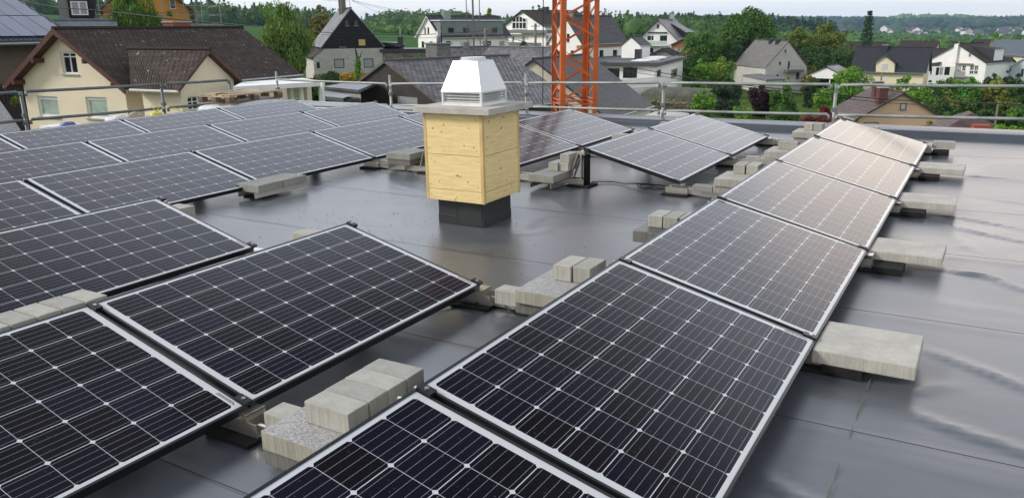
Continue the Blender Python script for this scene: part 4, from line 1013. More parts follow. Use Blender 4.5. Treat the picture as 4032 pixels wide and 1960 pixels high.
M_BRICKP = plain('brick red chimney', (.30, .075, .045), .85, var=.25, scale=8); M_MAROON = plain('maroon chimney cladding', (.115, .045, .038), .8, var=.2, scale=3)
M_DWOOD = plain('dark red stained eave boards', (.085, .028, .018), .65, var=.25, scale=3)
M_LEADX = plain('off white gutter', (.50, .49, .46), .6)
M_LEAD = plain('lead grey sheet', (.20, .23, .25), .5, .2, var=.12, scale=2)
M_ZINCG = plain('green grey standing seam', (.20, .24, .23), .55, .1, var=.12, scale=1.5)
M_FELT = plain('grey roofing felt', (.16, .165, .17), .8, var=.2, scale=1.5)
M_WHITEP = plain('white painted metal', (.78, .79, .79), .5, var=.08, scale=2)
# --- cream bungalow at the left
hb = House('cream_house', 'cream plastered house with mossy brown tiled roof just beyond the left railing', (-32.76, 23.71, 7.24, 6.97, 10.61, -.73, 1.51), W_CREAM, T_BROWN, zb=-4.9, ovs=.55, ovg=.45, th=.14, fascia=M_DWOOD,
    wins=[('F', 'R0', 505, 428, 630, 610, 'w', dict(v=(.5,), h=(.78,))), ('F', 'R0', 315, 793, 480, 960, 'wg', dict(h=(.86,))), ('F', 'R0', 712, 800, 885, 975, 'wg', dict(h=(.88,)))])
mb = MB(); hw, hl = 6.97/2, 10.61/2; ze, zr = -.73+4.9, 1.51+4.9
for sx in (-1, 1):
    mb.quad((sx*hw, -hl-.03, ze+.02), (0, -hl-.03, zr+.02), (0, -hl-.03, zr-.22), (sx*hw, -hl-.03, ze-.22)); mb.quad((sx*hw, -hl, ze+.02), (0, -hl, zr+.02), (0, -hl, zr-.22), (sx*hw, -hl, ze-.22))
mb.build('barge_board', M_DWOOD, hb.roof, fixn=False)
for t in (.12, .55):
    for sx in (-1, 1):
        x = sx*(hw-.25)*(1-t); z = zr-(zr-ze)*abs(x)/hw-.30; mb = MB(); mb.box(x-.07, -hl-.05, z-.09, x+.07, -hl+.6, z+.09); mb.build('purlin_end', M_DWOOD, hb.g)
hb.chimney(-.7, 1.7, .62, 1.1, 1.75, M_BRICKP)
# wing with its own gable
hw_ = House('house_wing', 'low wing of the cream house with brown tiled gable roof behind the pallet', (-27.85, 20.39, 96.99, 3.49, 4.3, -.66, .72), W_CREAM, T_BROWN, cat='house wing', zb=-4.9, ovs=.35, ovg=.30, th=.12, fascia=M_DWOOD,
    wins=[('F', 'R0', 1545, 793, 1640, 905, 'w', dict(v=(.5,), h=(.6,)))])
mb = MB(); mb.quad((-1.75, -.2, .0), (-1.75, .1, 0), (-1.75, .1, 1), (-1.75, -.2, 1))
mb = MB()
for v in hw_.roof.data.vertices:
    if v.co.y > 2 and abs(v.co.x) > 1.5: v.co.y = -2.15+4.3*.56
for o_ in hw_.g.children:
    if o_.name.startswith('wall'):
        for v in o_.data.vertices:
            if v.co.y > 1.2: v.co.y = .1
    if o_.name.startswith('gutter') and o_.data.vertices[0].co.x < 0:
        o_.data.materials[0] = M_LEADX
        for v in o_.data.vertices:
            if v.co.y > 2: v.co.y = .25
pts = []
for i in range(13):
    t = i/12; p_ = hb.rhit(1, 'R0', 1070+25*t, 425+270*t, .035); pts.append((p_[0], p_[1]+.05*math.sin(i*2.1), p_[2]))
for a, b in zip(pts[:-1], pts[1:]): mb.quad((a[0], a[1]-.07, a[2]), (a[0], a[1]+.07, a[2]), (b[0], b[1]+.07, b[2]), (b[0], b[1]-.07, b[2]))
mb.build('lead_valley', M_LEAD, hb.roof, fixn=False)
# carport canopy right of it
def slabquad(name, label, cat, corners, th, mat, posts=(), pm=None, zg=None, group=None):
    c0 = Vector(corners[0]); g = root(name, (c0.x, c0.y, zg if zg is not None else tz(c0.x, c0.y)), 0, label, cat, group)
    o0 = Vector(g.location); A = [Vector(c)-o0 for c in corners]; B = [a-Vector((0, 0, th)) for a in A]; mb = MB(); mb.quad(*A); mb.quad(*B[::-1])
    for i in range(4): mb.quad(A[i], B[i], B[(i+1) % 4], A[(i+1) % 4])
    mb.build('roof', mat, g)
    for p in posts:
        q = Vector(p)-o0; mb = MB(); mb.bar((q.x, q.y, 0), (q.x, q.y, q.z), .10); mb.build('post', pm or mat, g)
    return g, o0
def P3(zn, x, y, d): return tuple(atd(*zp(zn, x, y), d))
c1, c2 = P3('8', 1575, 88, 36), P3('8', 1862, 135, 31); c3, c4 = P3('8', 700, 200, 29.5), P3('8', 820, 140, 34)
g, o0 = slabquad('carport', 'white flat canopy on slim white posts right of the cream house', 'canopy', [c2, c1, c4, c3], .16, M_WHITEP, [tuple(Vector(P3('8', x, y, d))) for x, y, d in ((1828, 150, 30.8), (1800, 152, 31.2), (1560, 175, 31), (1440, 185, 31.4))], M_WHITEP, zg=-4.8)
cv = Vector(P3('8', 1350, 250, 33)); ct_ = P3('8', 1350, 192, 33)[2]; b_ = House('shed', 'small beige shed under the white canopy', (cv.x, cv.y+.8, 30, 1.6, 1.4, ct_, ct_), W_BEIGE, T_DARK, cat='shed', zb=-4.9, flat=True)
# dark flat-roofed shed before the dark gable
M_BGR = plain('blue grey sheet roof', (.085, .10, .125), .4, var=.1)
A1, A2, A3, A4 = P3('8', 1835, 196, 46), P3('8', 2290, 240, 40.5), P3('8', 2520, 150, 47), P3('8', 2130, 148, 56)
g, o0 = slabquad('blue_shed', 'low blue-grey shed with stepped flat roofs behind the left slope of the dark gable', 'shed', [A1, A2, A3, A4], .14, M_BGR, [], zg=-5)
def dn(p, k, b=0): return tuple(Vector(p)-o0-Vector((0, 0, k))+Vector((0, b, 0)))
mb = MB(); mb.quad(dn(A1, .14, .15), dn(A2, .14, .15), dn(A2, 4, .15), dn(A1, 4, .15)); mb.build('wall', plain('pale shed wall', (.36, .35, .31), .9), g, fixn=False)
B1, B2, B3, B4 = P3('8', 1835, 262, 45), P3('8', 2235, 295, 40.8), P3('8', 2100, 345, 38), P3('8', 1835, 318, 41)
mb = MB(); mb.quad(*[dn(p, 0) for p in (B1, B2, B3, B4)]); mb.quad(*[dn(p, .15) for p in (B1, B2, B3, B4)]); mb.quad(dn(B4, 0), dn(B3, 0), dn(B3, .18), dn(B4, .18)); mb.build('lower_roof', M_BGR, g, fixn=False)
mb = MB(); mb.quad(dn(B4, .15, .2), dn(B3, .15, .2), dn(B3, 4, .2), dn(B4, 4, .2)); mb.build('lower_wall', plain('dark shed opening', (.02, .02, .022), .9), g, fixn=False)
# --- barn with the solar roof, far left
A_ = (-46.5, 15.21, 3.17, 12.68, 22.06, .76, 6.45)
PVR = plain('old bluish solar roof', (.19, .21, .28), .30, var=.15, scale=.6, spec=.6)
hA = House('barn', 'farm building at the left edge whose roof is covered in bluish solar panels', (-47.41, 13.66, 13.56, 15.17, 21.34, .96, 5.28), plain('shade-darkened barn wall', (.14, .115, .09), .9), T_DARK, cat='barn', zb=-4.9, ovs=1.2, ovg=.3, th=.25, fascia=M_DF)  # wall colour darkened to stand in for the deep eave's shade
hw, hl = 7.58, 10.67; zE, zR = .96+4.9, 5.28+4.9; slen = math.hypot(hw, zR-zE)
for i in range(10):
    for j in range(4):
        ta, tb = (.25+j*2.05)/slen, (.25+j*2.05+1.98)/slen
        for k_ in range(2):
            y0_ = hl-.35-(i*2+k_+1)*1.03; y1_ = y0_+.99; mb = MB()
            mb.quad(*[(hw*(1-t), y, zE+(zR-zE)*t+.09) for t, y in ((ta, y0_), (ta, y1_), (tb, y1_), (tb, y0_))])
            mb.build('solar_module', PVR, hA.roof, fixn=False)
mb = MB(); mb.box(hw-.9, -6, .0, hw-.85, hl-1, 2.9); 
mb.box(hw-.9, 1, 2.9, hw-.78, hl-1, 2.96)
for i in range(40): mb.box(hw-.86, hl-1.1-i*.22-.12, 2.96, hw-.82, hl-1.1-i*.22, 3.7)
mb.box(hw-.9, 1, 3.7, hw-.78, hl-1, 3.78); mb.build('balcony_railing', plain('dark stained wood', (.03, .02, .016), .7), hA.g)
# tiled roof corner lower left and hedge
t1 = [P3('B', -260, 880, 17.5), P3('B', 0, 885, 17.5), P3('B', 245, 1230, 15.2), P3('B', -100, 1500, 13)]
mb = MB(); mb.quad(*t1, uv=[(0, 4), (4, 4), (4, 0), (0, 0)]); mb.quad(*[(x, y, z-.2) for x, y, z in t1]); mb.quad(t1[1], t1[2], tuple(Vector(t1[2])-Vector((0, 0, 2.5))), tuple(Vector(t1[1])-Vector((0, 0, 2.5))), mi=1)
mb.quad(t1[0], t1[1], tuple(Vector(t1[1])-Vector((0, 0, 2.5))), tuple(Vector(t1[0])-Vector((0, 0, 2.5))), mi=1)
o = mb.build('tiled_roof', [tiles('grey interlocking tile', (.16, .165, .17), .38, .5, .1, bmp=1.0, rough=.5), M_DF]); tag(o, 'corner of a grey interlocking-tile roof at the lower left behind the railing', 'roof')
tree('hedge', 'tall dark hedge beside the left post, below the barn balcony', 'hedge', 'B', 0, 340, 868, 25, leafmat('hedge leaves', (.03, .042, .006), (.06, .075, .012)), 'bush', dens=1.3, leaf=.8)
# --- orange timber house with scaffold
hO = House('orange_house', 'bright orange timber-clad house wrapped in scaffolding behind the brown roof', (-61.56, 43.16, 59.0, 7.2, 8.91, 2.76, 5.6), W_ORA, T_DARK, zb=-4.5, ovs=.5, ovg=.5, wins=[('F', 'R0', 1392, -60, 1440, 78, 'w')])
for x in (-3.4, -1.2, 1.0, 2.6, 3.9, 5.3):
    mb = MB(); mb.tube([(x, -5.2, 0), (x, -5.2, 10.2)], .035, 6); mb.build('scaffold_post', M_GALV, hO.g)
for z in (4.2, 6.3, 7.0, 7.7, 9.0):
    mb = MB(); mb.tube([(-4.4, -5.2, z), (5.6, -5.2, z)], .03, 6); mb.tube([(5.3, -5.2, z), (5.3, 1.0, z)], .03, 6); mb.build('scaffold_tube', M_GALV, hO.g)
mb = MB(); mb.box(-4.4, -5.2, 6.20, 5.5, -4.6, 6.25); mb.build('scaffold_deck', M_GALV, hO.g)
mb = MB()
# --- dark slate dormer house left of it
cv = Vector(P3('A', 1000, 100, 62)); 
e0, e1 = Vector(P3('A', 905, 250, 60)), Vector(P3('A', 1200, 250, 60.15)); zE_ = e0.z
g = root('slate_dormer_house', (e0.x, e0.y, -4.5), 0, 'black slate mansard house with white dormer window above the brown roof ridge', 'house'); o0 = Vector(g.location)
bk = Vector((e1.y-e0.y, -(e1.x-e0.x), 0)).normalized()*-1
if bk.y < 0: bk = -bk
mb = MB(); up_ = bk*1.7+Vector((0, 0, 4.6)); r0_, r1_ = e0-o0, e1-o0; sl0 = Vector((0, 0, 0)); rt_ = (r1_-r0_).normalized()
mb.quad(r0_, r1_, r1_+up_+rt_*1.2, r0_+up_, uv=[(0, 0), (5, 0), (5, 5), (0, 5)]); mb.quad(r1_, r1_+bk*1.2, r1_+bk*2.2+Vector((0, 0, 4.6)), r1_+up_+rt_*1.2, uv=[(0, 0), (7, 0), (7, 5), (2, 5)]); mb.quad(r0_, r0_+bk*7, r0_+bk*7+Vector((0, 0, 4.6)), r0_+up_, uv=[(0, 0), (7, 0), (7, 5), (2, 5)])
mb.build('mansard_roof', W_DSLATE, g, fixn=False)
mb = MB(); d0 = Vector((0, 0, zE_+4.5)); mb.quad(r0_-d0+bk*.4, r1_-d0+bk*.4, r1_+bk*.4, r0_+bk*.4); mb.quad(r1_-d0+bk*.4, r1_-d0+bk*1.4, r1_+bk*1.4, r1_+bk*.4); mb.build('wall', W_ORA, g, fixn=False)
mb = MB(); mb.tube([r0_-bk*.1, r1_-bk*.1], .07, 6); mb.build('eave_gutter', M_GUT, g)
dc = Vector(P3('A', 1003, 108, 58.8)); ang = math.atan2(bk.y, bk.x)-math.pi/2
gd = root('dormer', (0, 0, 0)); gd.parent = g; gd.location = dc-o0; gd.rotation_euler = (0, 0, ang)
mb = MB(); mb.box(-.62, -.1, -.62, .62, 1.6, .60); mb.build('cheek', W_DSLATE, gd)
mb = MB(); mb.box(-.74, -.25, .60, .74, 1.6, .70); mb.build('dormer_roof', M_ZINCG, gd)
mb = MB()
for a0, a1, b0, b1 in ((-.47, .47, -.42, -.35), (-.47, .47, .35, .42), (-.47, -.40, -.35, .35), (.40, .47, -.35, .35), (-.05, .05, -.35, .35)): mb.box(a0, -.15, b0, a1, -.08, b1)
wq = mb.build('window', M_WF, gd); mb = MB(); mb.box(-.42, -.115, -.37, .42, -.09, .37); o = mb.build('pane', M_PANEL, gd)
cv = Vector(P3('A', 760, 290, 52)); hC_ = House('low_shed', 'low corrugated dark roof between solar barn and black dormer', (cv.x+1.0, cv.y+.6, -32, 3.0, 3.6, cv.z-.7, cv.z+.12), W_DSLATE, plain('corrugated sheet', (.13, .15, .17), .4, var=.2, scale=3), cat='shed', zb=-4.5, ovs=.2, ovg=.2)
# --- black gabled house
hc = House('black_gable_house', 'house with black slate gable above whitish shingled walls, left of centre', (-63.99, 70.11, 51.44, 6.73, 8.97, -.48, 3.48), W_DSLATE, T_SLATE, zb=-4.6, ovs=.0, ovg=.0, th=.12, fascia=M_LEAD,
    wins=[('F', '1', 1085, 335, 1140, 425, 'd'), ('F', '1', 1235, 335, 1292, 425, 'd'), ('F', '1', 990, 655, 1090, 775, 'd')])
W_SHIN = tiles('whitish shingle cladding', (.52, .52, .47), .14, .3, .10, bmp=.3)
# lower storey wraps the gable, slightly proud
lo = MB(); top = hc.hit('F', '1', 1200, 800)[1]
uL = hc.hit('F', '1', 560, 1000)[0]; uR = hc.hit('F', '1', 1712, 1000)[0]; yF = -hc.ll-.10
wn = [hc.hit('F', '1', *q)+hc.hit('F', '1', *q2) for q, q2 in (((903, 1125), (1060, 970)), ((1388, 1115), (1540, 965)), ((615, 1128), (660, 1022)))]
zl = hc.hit('F', '1', 560, 940)[1]; uA = hc.hit('F', '1', 715, 800)[0]
bp = sorted({uL, uA, uR, *[q[0] for q in wn], *[q[2] for q in wn]})
tp = lambda u: zl+(top-zl)*(u-uL)/(uA-uL) if u < uA else top
for a, b in zip(bp[:-1], bp[1:]):
    cur = 0; m_ = (a+b)/2
    for q in wn:
        if q[0] <= m_ <= q[2]: lo.quad((a, yF, cur), (b, yF, cur), (b, yF, q[1]), (a, yF, q[1]), uv=[(a, cur), (b, cur), (b, q[1]), (a, q[1])]); cur = q[3]
    lo.quad((a, yF, cur), (b, yF, cur), (b, yF, tp(b)), (a, yF, tp(a)), uv=[(a, cur), (b, cur), (b, tp(b)), (a, tp(a))])
lo.quad((uL, yF, 0), (uL, 3.5, 0), (uL, 3.5, zl), (uL, yF, zl), uv=[(0, 0), (5, 0), (5, 2), (0, 2)]); lo.quad((uR, yF, 0), (uR, 3.5, 0), (uR, 3.5, top), (uR, yF, top), uv=[(0, 0), (5, 0), (5, 2), (0, 2)])
lo.quad((uR, yF, top), (uR, 3.5, top), (uA, 3.5, top), (uA, yF, top))
lo.build('lower_wall', W_SHIN, hc.g, fixn=False)
for q in wn:
    o = hc.fbox('F', q[0], q[2], q[1], q[3], .0, .05, 'window', M_DF); hc.fbox('F', q[0]+.09, q[2]-.09, q[1]+.09, q[3]-.09, .045, .06, 'pane', M_PANE if q is wn[2] else M_PANEL, o)
hc.pbox('F', '1', 1305, 652, 1410, 752, -.02, .03, 'yellow_window', plain('yellow blind', (.58, .42, .16), .6))
hc.pbox('F', '1', 560, 1215, 1712, 1290, .10, .13, 'plinth', plain('reddish plinth', (.30, .17, .13), .9))
lr = MB(); lr.quad((uL-.25, yF-.1, zl-.1), (uL-.25, 3, zl-.1), (uA+.1, 3, top+.1), (uA+.1, yF-.1, top+.1), uv=[(0, 0), (5, 0), (5, 2), (0, 2)]); lr.quad((uL-.25, yF-.1, zl-.22), (uL-.25, 3, zl-.22), (uA+.1, 3, top-.02), (uA+.1, yF-.1, top-.02)); lr.build('lean_to_roof', T_DBR, hc.g, fixn=False)
hc.chimney(-.35, -.1, .5, .5, 4.35, plain('grey chimney', (.16, .15, .13), .8)); hc.chimney(-.3, -1.3, .5, .5, 4.6, plain('grey chimney', (.16, .15, .13), .8))
mb = MB(); mb.tube([(0, -hc.ll+.5, 7.9), (0, -hc.ll+.5, 9.6)], .03, 6); mb.build('roof_mast', M_GUT, hc.roof)
# stone annex right of it with dark fascia and a chimney
p_ = Vector(P3('1', 2050, 1000, 93)); hx = House('stone_annex', 'flat-roofed stone annex with ivy stems right of the black-gabled house', (p_.x, p_.y, 40, 5.0, 4, p_.z+1.0, p_.z+1.0), plain('ivy covered rubble', (.20, .18, .15), .95, var=.5, scale=2.2, bmp=1, bscale=5, bd=.1), T_DARK, cat='annex', zb=-5, flat=True, ovs=0, ovg=0)
h_ = hx.ze-hx.zb
mb = MB(); mb.box(-2.65, -2.2, h_, 2.75, 2.2, h_+.35); mb.build('roof_fascia', M_DF, hx.g); mb = MB(); mb.box(-.65, -1.0, h_+.35, -.02, -.4, h_+1.65); mb.build('chimney', M_DF, hx.g); mb = MB(); mb.tube([(-.33, -.7, h_+1.65), (-.33, -.7, h_+2.5)], .08, 8); mb.build('flue_pipe', M_GUT, hx.g)
p_ = Vector(P3('1', 1820, 850, 93)); lump('tarpaulin', 1.7, 1.1, .75, (p_.x, p_.y, h_+hx.zb+.34), plain('black plastic sheet', (.02, .022, .026), .3, bmp=.8, bscale=4, bd=.1), 'crumpled black tarpaulin on the flat annex roof', 'tarpaulin', 4, False)
# --- long white house with green-grey dormer
hd = House('white_dormer_house', 'long white house with a wide green-grey box dormer behind the chimney rods', (-73.24, 107.42, -19.21, 6.94, 14.15, -.16, 3.05), W_WHITE, T_DSL, zb=-4.6, ovs=.45, ovg=.4, th=.14, fascia=M_WF,
    wins=[('F', '2', 295, 455, 320, 560, 'd'), ('F', '2', 345, 455, 375, 560, 'd'), ('F', '2', 250, 685, 295, 795, 'd'), ('F', '2', 385, 685, 432, 797, 'd'),
          ('R', '2', 650, 680, 730, 770, 'd'), ('R', '2', 885, 680, 1075, 775, 'ws'), ('R', '2', 1262, 678, 1395, 760, 'd'), ('R', '2', 1527, 678, 1622, 785, 'wp')])
ya, _ = hd.hit('R', '2', 560, 500); yb_, _ = hd.hit('R', '2', 1585, 500); sl_ = hd.sl
zt_ = hd.zr-hd.zb-.75; x_in = (3.05-(.0+hd.zb+zt_))/sl_ if False else .75/sl_
dm = MB(); xo = hd.ww+.02; zb2 = hd.ze-hd.zb-.1
dm.quad((xo, ya, zb2), (xo, yb_, zb2), (xo, yb_, zt_), (xo, ya, zt_)); dm.quad((xo, ya, zb2), (xo, ya, zt_), (x_in, ya, zt_)); dm.quad((xo, yb_, zb2), (xo, yb_, zt_), (x_in, yb_, zt_))
for i in range(46):
    y = ya+(yb_-ya)*i/45; dm.box(xo, y-.015, zb2, xo+.035, y+.015, zt_)
dm.build('dormer', M_ZINCG, hd.g)
dm = MB(); dm.box(x_in-.1, ya-.25, zt_, xo+.25, yb_+.25, zt_+.13); dm.build('dormer_roof', M_WHITEP, hd.g)
for x0, x1, y0, y1 in ((683, 780, 460, 542), (930, 1025, 460, 542), (1405, 1492, 458, 540)):
    o = hd.pbox('R', '2', x0, y0, x1, y1, .03, .07, 'window', M_DF); hd.pbox('R', '2', x0+9, y0+9, x1-9, y1-9, .06, .08, 'pane', M_PANE, o)
hd.chimney(.2, -3.5, .7, 1.3, 3.75, M_ZINCG)
# --- slate roofs in the middle distance
ho = House('dark_gable_building', 'dark brown gabled building with slate roof behind the chimney', (-28.82, 40.86, -11.27, 10.9, 10.5, -2.95, -.34), W_DBROWN, T_SLATE, zb=-5.4, ovs=.35, ovg=.15, th=.12, fascia=plain('grey brown verge', (.12, .10, .085), .7), wins=[('F', 'R1', 1160, 785, 1328, 1010, 'wp', dict(fw=.03, sill=0))])
hp = House('beige_gable_building', 'beige gabled building with slate roof behind the orange mast', (-28.53, 55.0, 2.97, 11.48, 10.02, -4.61, -.73), W_BEIGE, T_DSL, zb=-7.5, ovs=.2, ovg=.2, th=.14)
hq = House('slate_roofed_house', 'small old slate-roofed house with chimney between white house and metal hood', (-44.76, 66.33, -27.19, 4.56, 5.9, -1.6, -.45), W_BEIGE, T_SLATE, zb=-5.4, ovs=.3, ovg=.2)
hq.chimney(0, -.3, .45, .6, -.05, M_LEAD)
p_ = Vector(P3('2', 1850, 1010, 74)); House('old_slate_house', 'low weathered slate roof running behind the beige gable, left of the mast', (p_.x, p_.y+.5, 75, 6.5, 8.5, p_.z-1.3, p_.z+1.25), W_BEIGE, T_SLATE, zb=-5.6, ovs=.2, ovg=.2)
# slate hung chimney block
p_ = Vector(P3('2', 520, 890, 60)); g = root('slate_chimney_block', (p_.x, p_.y, -4.9), R(-20), 'slate-hung stack with lead cap in front of the white dormer house', 'chimney stack'); mb = MB(); zz = p_.z+4.9
mb.prism([(-.85, 0), (.85, 0), (.74, zz+.7), (-.70, zz+.7)], -.6, .6); mb.build('stack', plain('slate hung stack', (.15, .15, .145), .6, var=.4, scale=5, bmp=.6, bscale=8, bd=.05), g); mb = MB(); mb.box(-.82, -.7, zz+.7, .9, .7, zz+.8); mb.build('cap', M_LEAD, g)
mb = MB(); mb.tube([(.12, 0, zz+.8), (.12, 0, zz+1.65)], .14, 12); mb.build('steel_flue', M_GUT, g, smooth=True); mb = MB(); mb.tube([(.50, 0, zz+.8), (.50, 0, zz+1.95)], .06, 10); mb.build('black_flue', M_DF, g, smooth=True)
# --- arch window house
he = House('arch_window_house', 'white house with large arched gable window left of the orange mast', (-71.32, 131.95, -26.21, 13.73, 12.02, 2.37-.9, 4.14), W_WHITE, T_DBR, zb=-4.2, ovs=.4, ovg=.5, th=.18,
    wins=[('F', '2', 1740, 595, 1768, 690, 'w'), ('F', '2', 1905, 595, 1945, 700, 'wp'), ('F', '2', 2290, 590, 2330, 700, 'wp')])
uc = [he.hit('F', '2', x, y) for x, y in ((1750, 478), (1750, 315), (1862, 262), (1980, 315), (1980, 478))]
mb = MB(); mb.v = [he.P('F', u, z, .02) for u, z in uc]+[he.P('F', u, z, .07) for u, z in uc]; mb.f = [(0, 1, 2, 3, 4), (9, 8, 7, 6, 5)]+[(i, (i+1) % 5, 5+(i+1) % 5, 5+i) for i in range(5)]; mb.m = [0]*7; mb.uv = [None]*7
aw = mb.build('arched_window', M_PANE, he.g)
mb = MB()
for i in range(5): mb.bar(he.P('F', *uc[i], .08), he.P('F', *uc[(i+1) % 5], .08), .16)
for t in (.27, .5, .74):
    u = uc[0][0]+(uc[4][0]-uc[0][0])*t; zt2 = uc[1][1]+(uc[2][1]-uc[1][1])*(1-abs(t-.5)*2); mb.bar(he.P('F', u, uc[0][1], .09), he.P('F', u, zt2, .09), .16)
mb.bar(he.P('F', uc[0][0], (uc[0][1]+uc[2][1])/2, .09), he.P('F', uc[4][0], (uc[0][1]+uc[2][1])/2, .09), .14); mb.build('window_bars', M_WF, aw)
he.pbox('F', '2', 1690, 497, 2400, 548, .0, 1.1, 'balcony', plain('slate grey balcony panel', (.14, .16, .16), .6)); he.pbox('F', '2', 1735, 550, 1980, 566, .0, 1.2, 'balcony_slab', M_WHITEP); he.pbox('F', '2', 1735, 700, 2300, 780, 1.0, 1.1, 'lower_balcony', plain('slate grey balcony panel', (.14, .16, .16), .6))
he.chimney(.9, -1.2, .8, .8, 4.7, M_DF)
p_ = Vector(P3('2', 1950, 890, 118)); slabquad('garden_wall', 'pale green-grey garden wall below the arched-window house', 'wall', [P3('2', 1730, 868, 118), P3('2', 2168, 860, 116), P3('2', 2168, 860, 116.4), P3('2', 1730, 868, 118.4)], 2.2, plain('pale glass wall', (.36, .42, .42), .4), zg=-5)
# --- mansard house behind the mast
hf = House('mansard_house', 'white house with steep dark slate roof directly behind the orange mast', (-49.68, 103.73, -7.46, 5.84, 12.07, -.88, 2.78), W_WHITE, T_DSL, zb=-5.4, ovs=.25, ovg=.2, th=.14, fascia=M_DF,
    wins=[('F', '3', 470, 480, 510, 595, 'b'), ('R', '3', 930, 708, 990, 828, 'b'), ('R', '3', 1120, 705, 1182, 828, 'b'), ('F', '3', 525, 715, 572, 795, 'b')])
hf.fbox('R', -hf.ll, hf.ll, hf.ze-hf.zb-.55, hf.ze-hf.zb-.15, 0, .12, 'cornice', plain('terracotta cornice', (.36, .19, .11), .8)); hf.fbox('F', -hf.ww-.2, -hf.ww+.6, hf.ze-hf.zb-.55, hf.ze-hf.zb-.15, 0, .25, 'cornice', plain('terracotta cornice', (.36, .19, .11), .8)); hf.fbox('F', hf.ww-.6, hf.ww+.12, hf.ze-hf.zb-.55, hf.ze-hf.zb-.15, 0, .25, 'cornice', plain('terracotta cornice', (.36, .19, .11), .8))
hf.chimney(.3, -4.9, .5, .5, 3.3, M_LEAD); o = MB(); o.box(2.0, -.1, 0, 2.3, .55, .6)
p_ = Vector(P3('3', 1420, 780, 108)); g = House('white_annex', 'small white annex with dark lean-to roof and satellite dish right of the mast', (p_.x-.2, p_.y+1.0, -7, 3.0, 2.8, p_.z+1.3, p_.z+2.4), W_WHITE, T_DSL, cat='annex', zb=-5.6, ovs=.1, ovg=.1, wins=[('F', '3', 1325, 820, 1350, 858, 'd'), ('F', '3', 1368, 820, 1418, 858, 'd')])
p2 = Vector(P3('3', 1473, 900, 101)); mb = MB(); mb.box(-.36, -.3, -.6, .36, .3, 1.72); o = mb.build('chimney_stack', M_DF); o.location = p2; tag(o, 'broad dark slate chimney stack above the white flat-roofed building', 'chimney stack')
p3_ = Vector(P3('3', 1390, 670, 105)); 
# --- flat-roofed white building
G_ = (-38.69+.4, 97.58, 10.37, 6.76*1.0, 21.12, -3.21, -.95)
hg = House('flat_roofed_house', 'white flat-roofed house with dark window bays right of the orange mast', (-40.58, 97.23, 10.37, 10.6, 21.1, -3.05, -3.05), W_WHITE, T_DARK, zb=-6.8, flat=True, ovs=.25, ovg=.25,
    wins=[('F', '3', 1040, 962, 1215, 1102, 'd', dict(v=(.5,), sill=0)), ('F', '3', 1262, 950, 1462, 1105, 'd', dict(v=(.33, .66), sill=0)), ('R', '3', 1742, 985, 1800, 1080, 'd'), ('R', '3', 1940, 975, 2030, 1090, 'd')])
h_ = hg.ze-hg.zb; mb = MB(); mb.box(-5.5, -10.8, h_, 5.5, 10.8, h_+.42); mb.build('roof_fascia', plain('slate fascia', (.06, .065, .07), .6), hg.g)
for i, (x, y, sx, sy) in enumerate(((3.2, -9.0, 1.2, .6), (3.4, -6.2, 1.5, .7), (3.2, -3.4, 1.3, .7), (3.2, -.4, 1.5, .8), (3, 2.8, 1.3, .7))):
    q = Matrix.Rotation(R(10.37), 4, 'Z') @ Vector((x, y, 0)); lump('foil_roll', sx, sy, .26, (q.x-40.58, q.y+97.23, -2.62), M_BAG, '%s bright white foil bundle from the mast on the flat-roofed house' % ORD[i], 'foil bundle', 20+i, False, 2, .1)
# balustrade terrace
hgt = root('balustrade', P3('3', 1150, 1130, 88), 0, 'white baluster railing of the terrace below the flat-roofed house', 'balustrade')
a_, b_ = Vector(P3('3', 1150, 1135, 88)), Vector(P3('3', 1730, 1095, 92)); o0 = a_.copy()
mb = MB(); mb.bar(a_-o0, b_-o0, .22, .12); mb.bar(a_-o0-Vector((0, 0, .95)), b_-o0-Vector((0, 0, .95)), .22, .14)
for i in range(41):
    t = i/40; p = a_.lerp(b_, t)-o0; mb.tube([p-Vector((0, 0, .9)), p-Vector((0, 0, .6)), p-Vector((0, 0, .1))], [.05, .085, .045], 6)
mb.build('railing', W_WHITE, hgt)
mb = MB(); mb.quad(a_-o0-Vector((0, 0, 1)), b_-o0-Vector((0, 0, 1)), b_-o0-Vector((0, 0, 3.2)), a_-o0-Vector((0, 0, 3.2))); mb.quad(a_-o0+Vector((-.5, 2, -1)), b_-o0+Vector((-.5, 2, -1)), b_-o0-Vector((0, 0, 1)), a_-o0-Vector((0, 0, 1))); mb.build('terrace_wall', W_WHITE, hgt)
# --- white gabled house with balcony
hh = House('balcony_house', 'white gabled house with glazed double balcony between mast and big tree', (-57.18, 154.79, 2.89, 9.18, 11.73, -1.82, 2.56), W_WHITE, T_SLATE, zb=-6.2, ovs=.3, ovg=.5, th=.2,
    wins=[('F', '3', 1738, 347, 1773, 402, 'd'), ('F', '3', 1600, 505, 1697, 578, 'w', dict(v=(.6,))), ('F', '3', 1782, 503, 1883, 640, 'd', dict(v=(.5,), sill=0)), ('F', '3', 1572, 680, 1690, 745, 'd', dict(v=(.5,)))])
hh.pbox('F', '3', 1520, 578, 1750, 640, 1.0, 1.06, 'balcony_glass', plain('frosted balcony glass', (.50, .60, .56), .3)); hh.pbox('F', '3', 1755, 578, 1905, 640, 1.0, 1.06, 'balcony_glass', plain('frosted balcony glass', (.50, .60, .56), .3)); hh.pbox('F', '3', 1520, 640, 1905, 650, 0, 1.1, 'balcony_slab', M_WHITEP); hh.pbox('F', '3', 1620, 455, 1885, 470, 0, .25, 'awning_box', M_DF)
hh.chimney(0, 3.2, .8, .8, 3.6, M_GUT)
mb = MB(); x0, x1 = .9, 4.2; s_ = hh.sl; zR_ = hh.zr-hh.zb
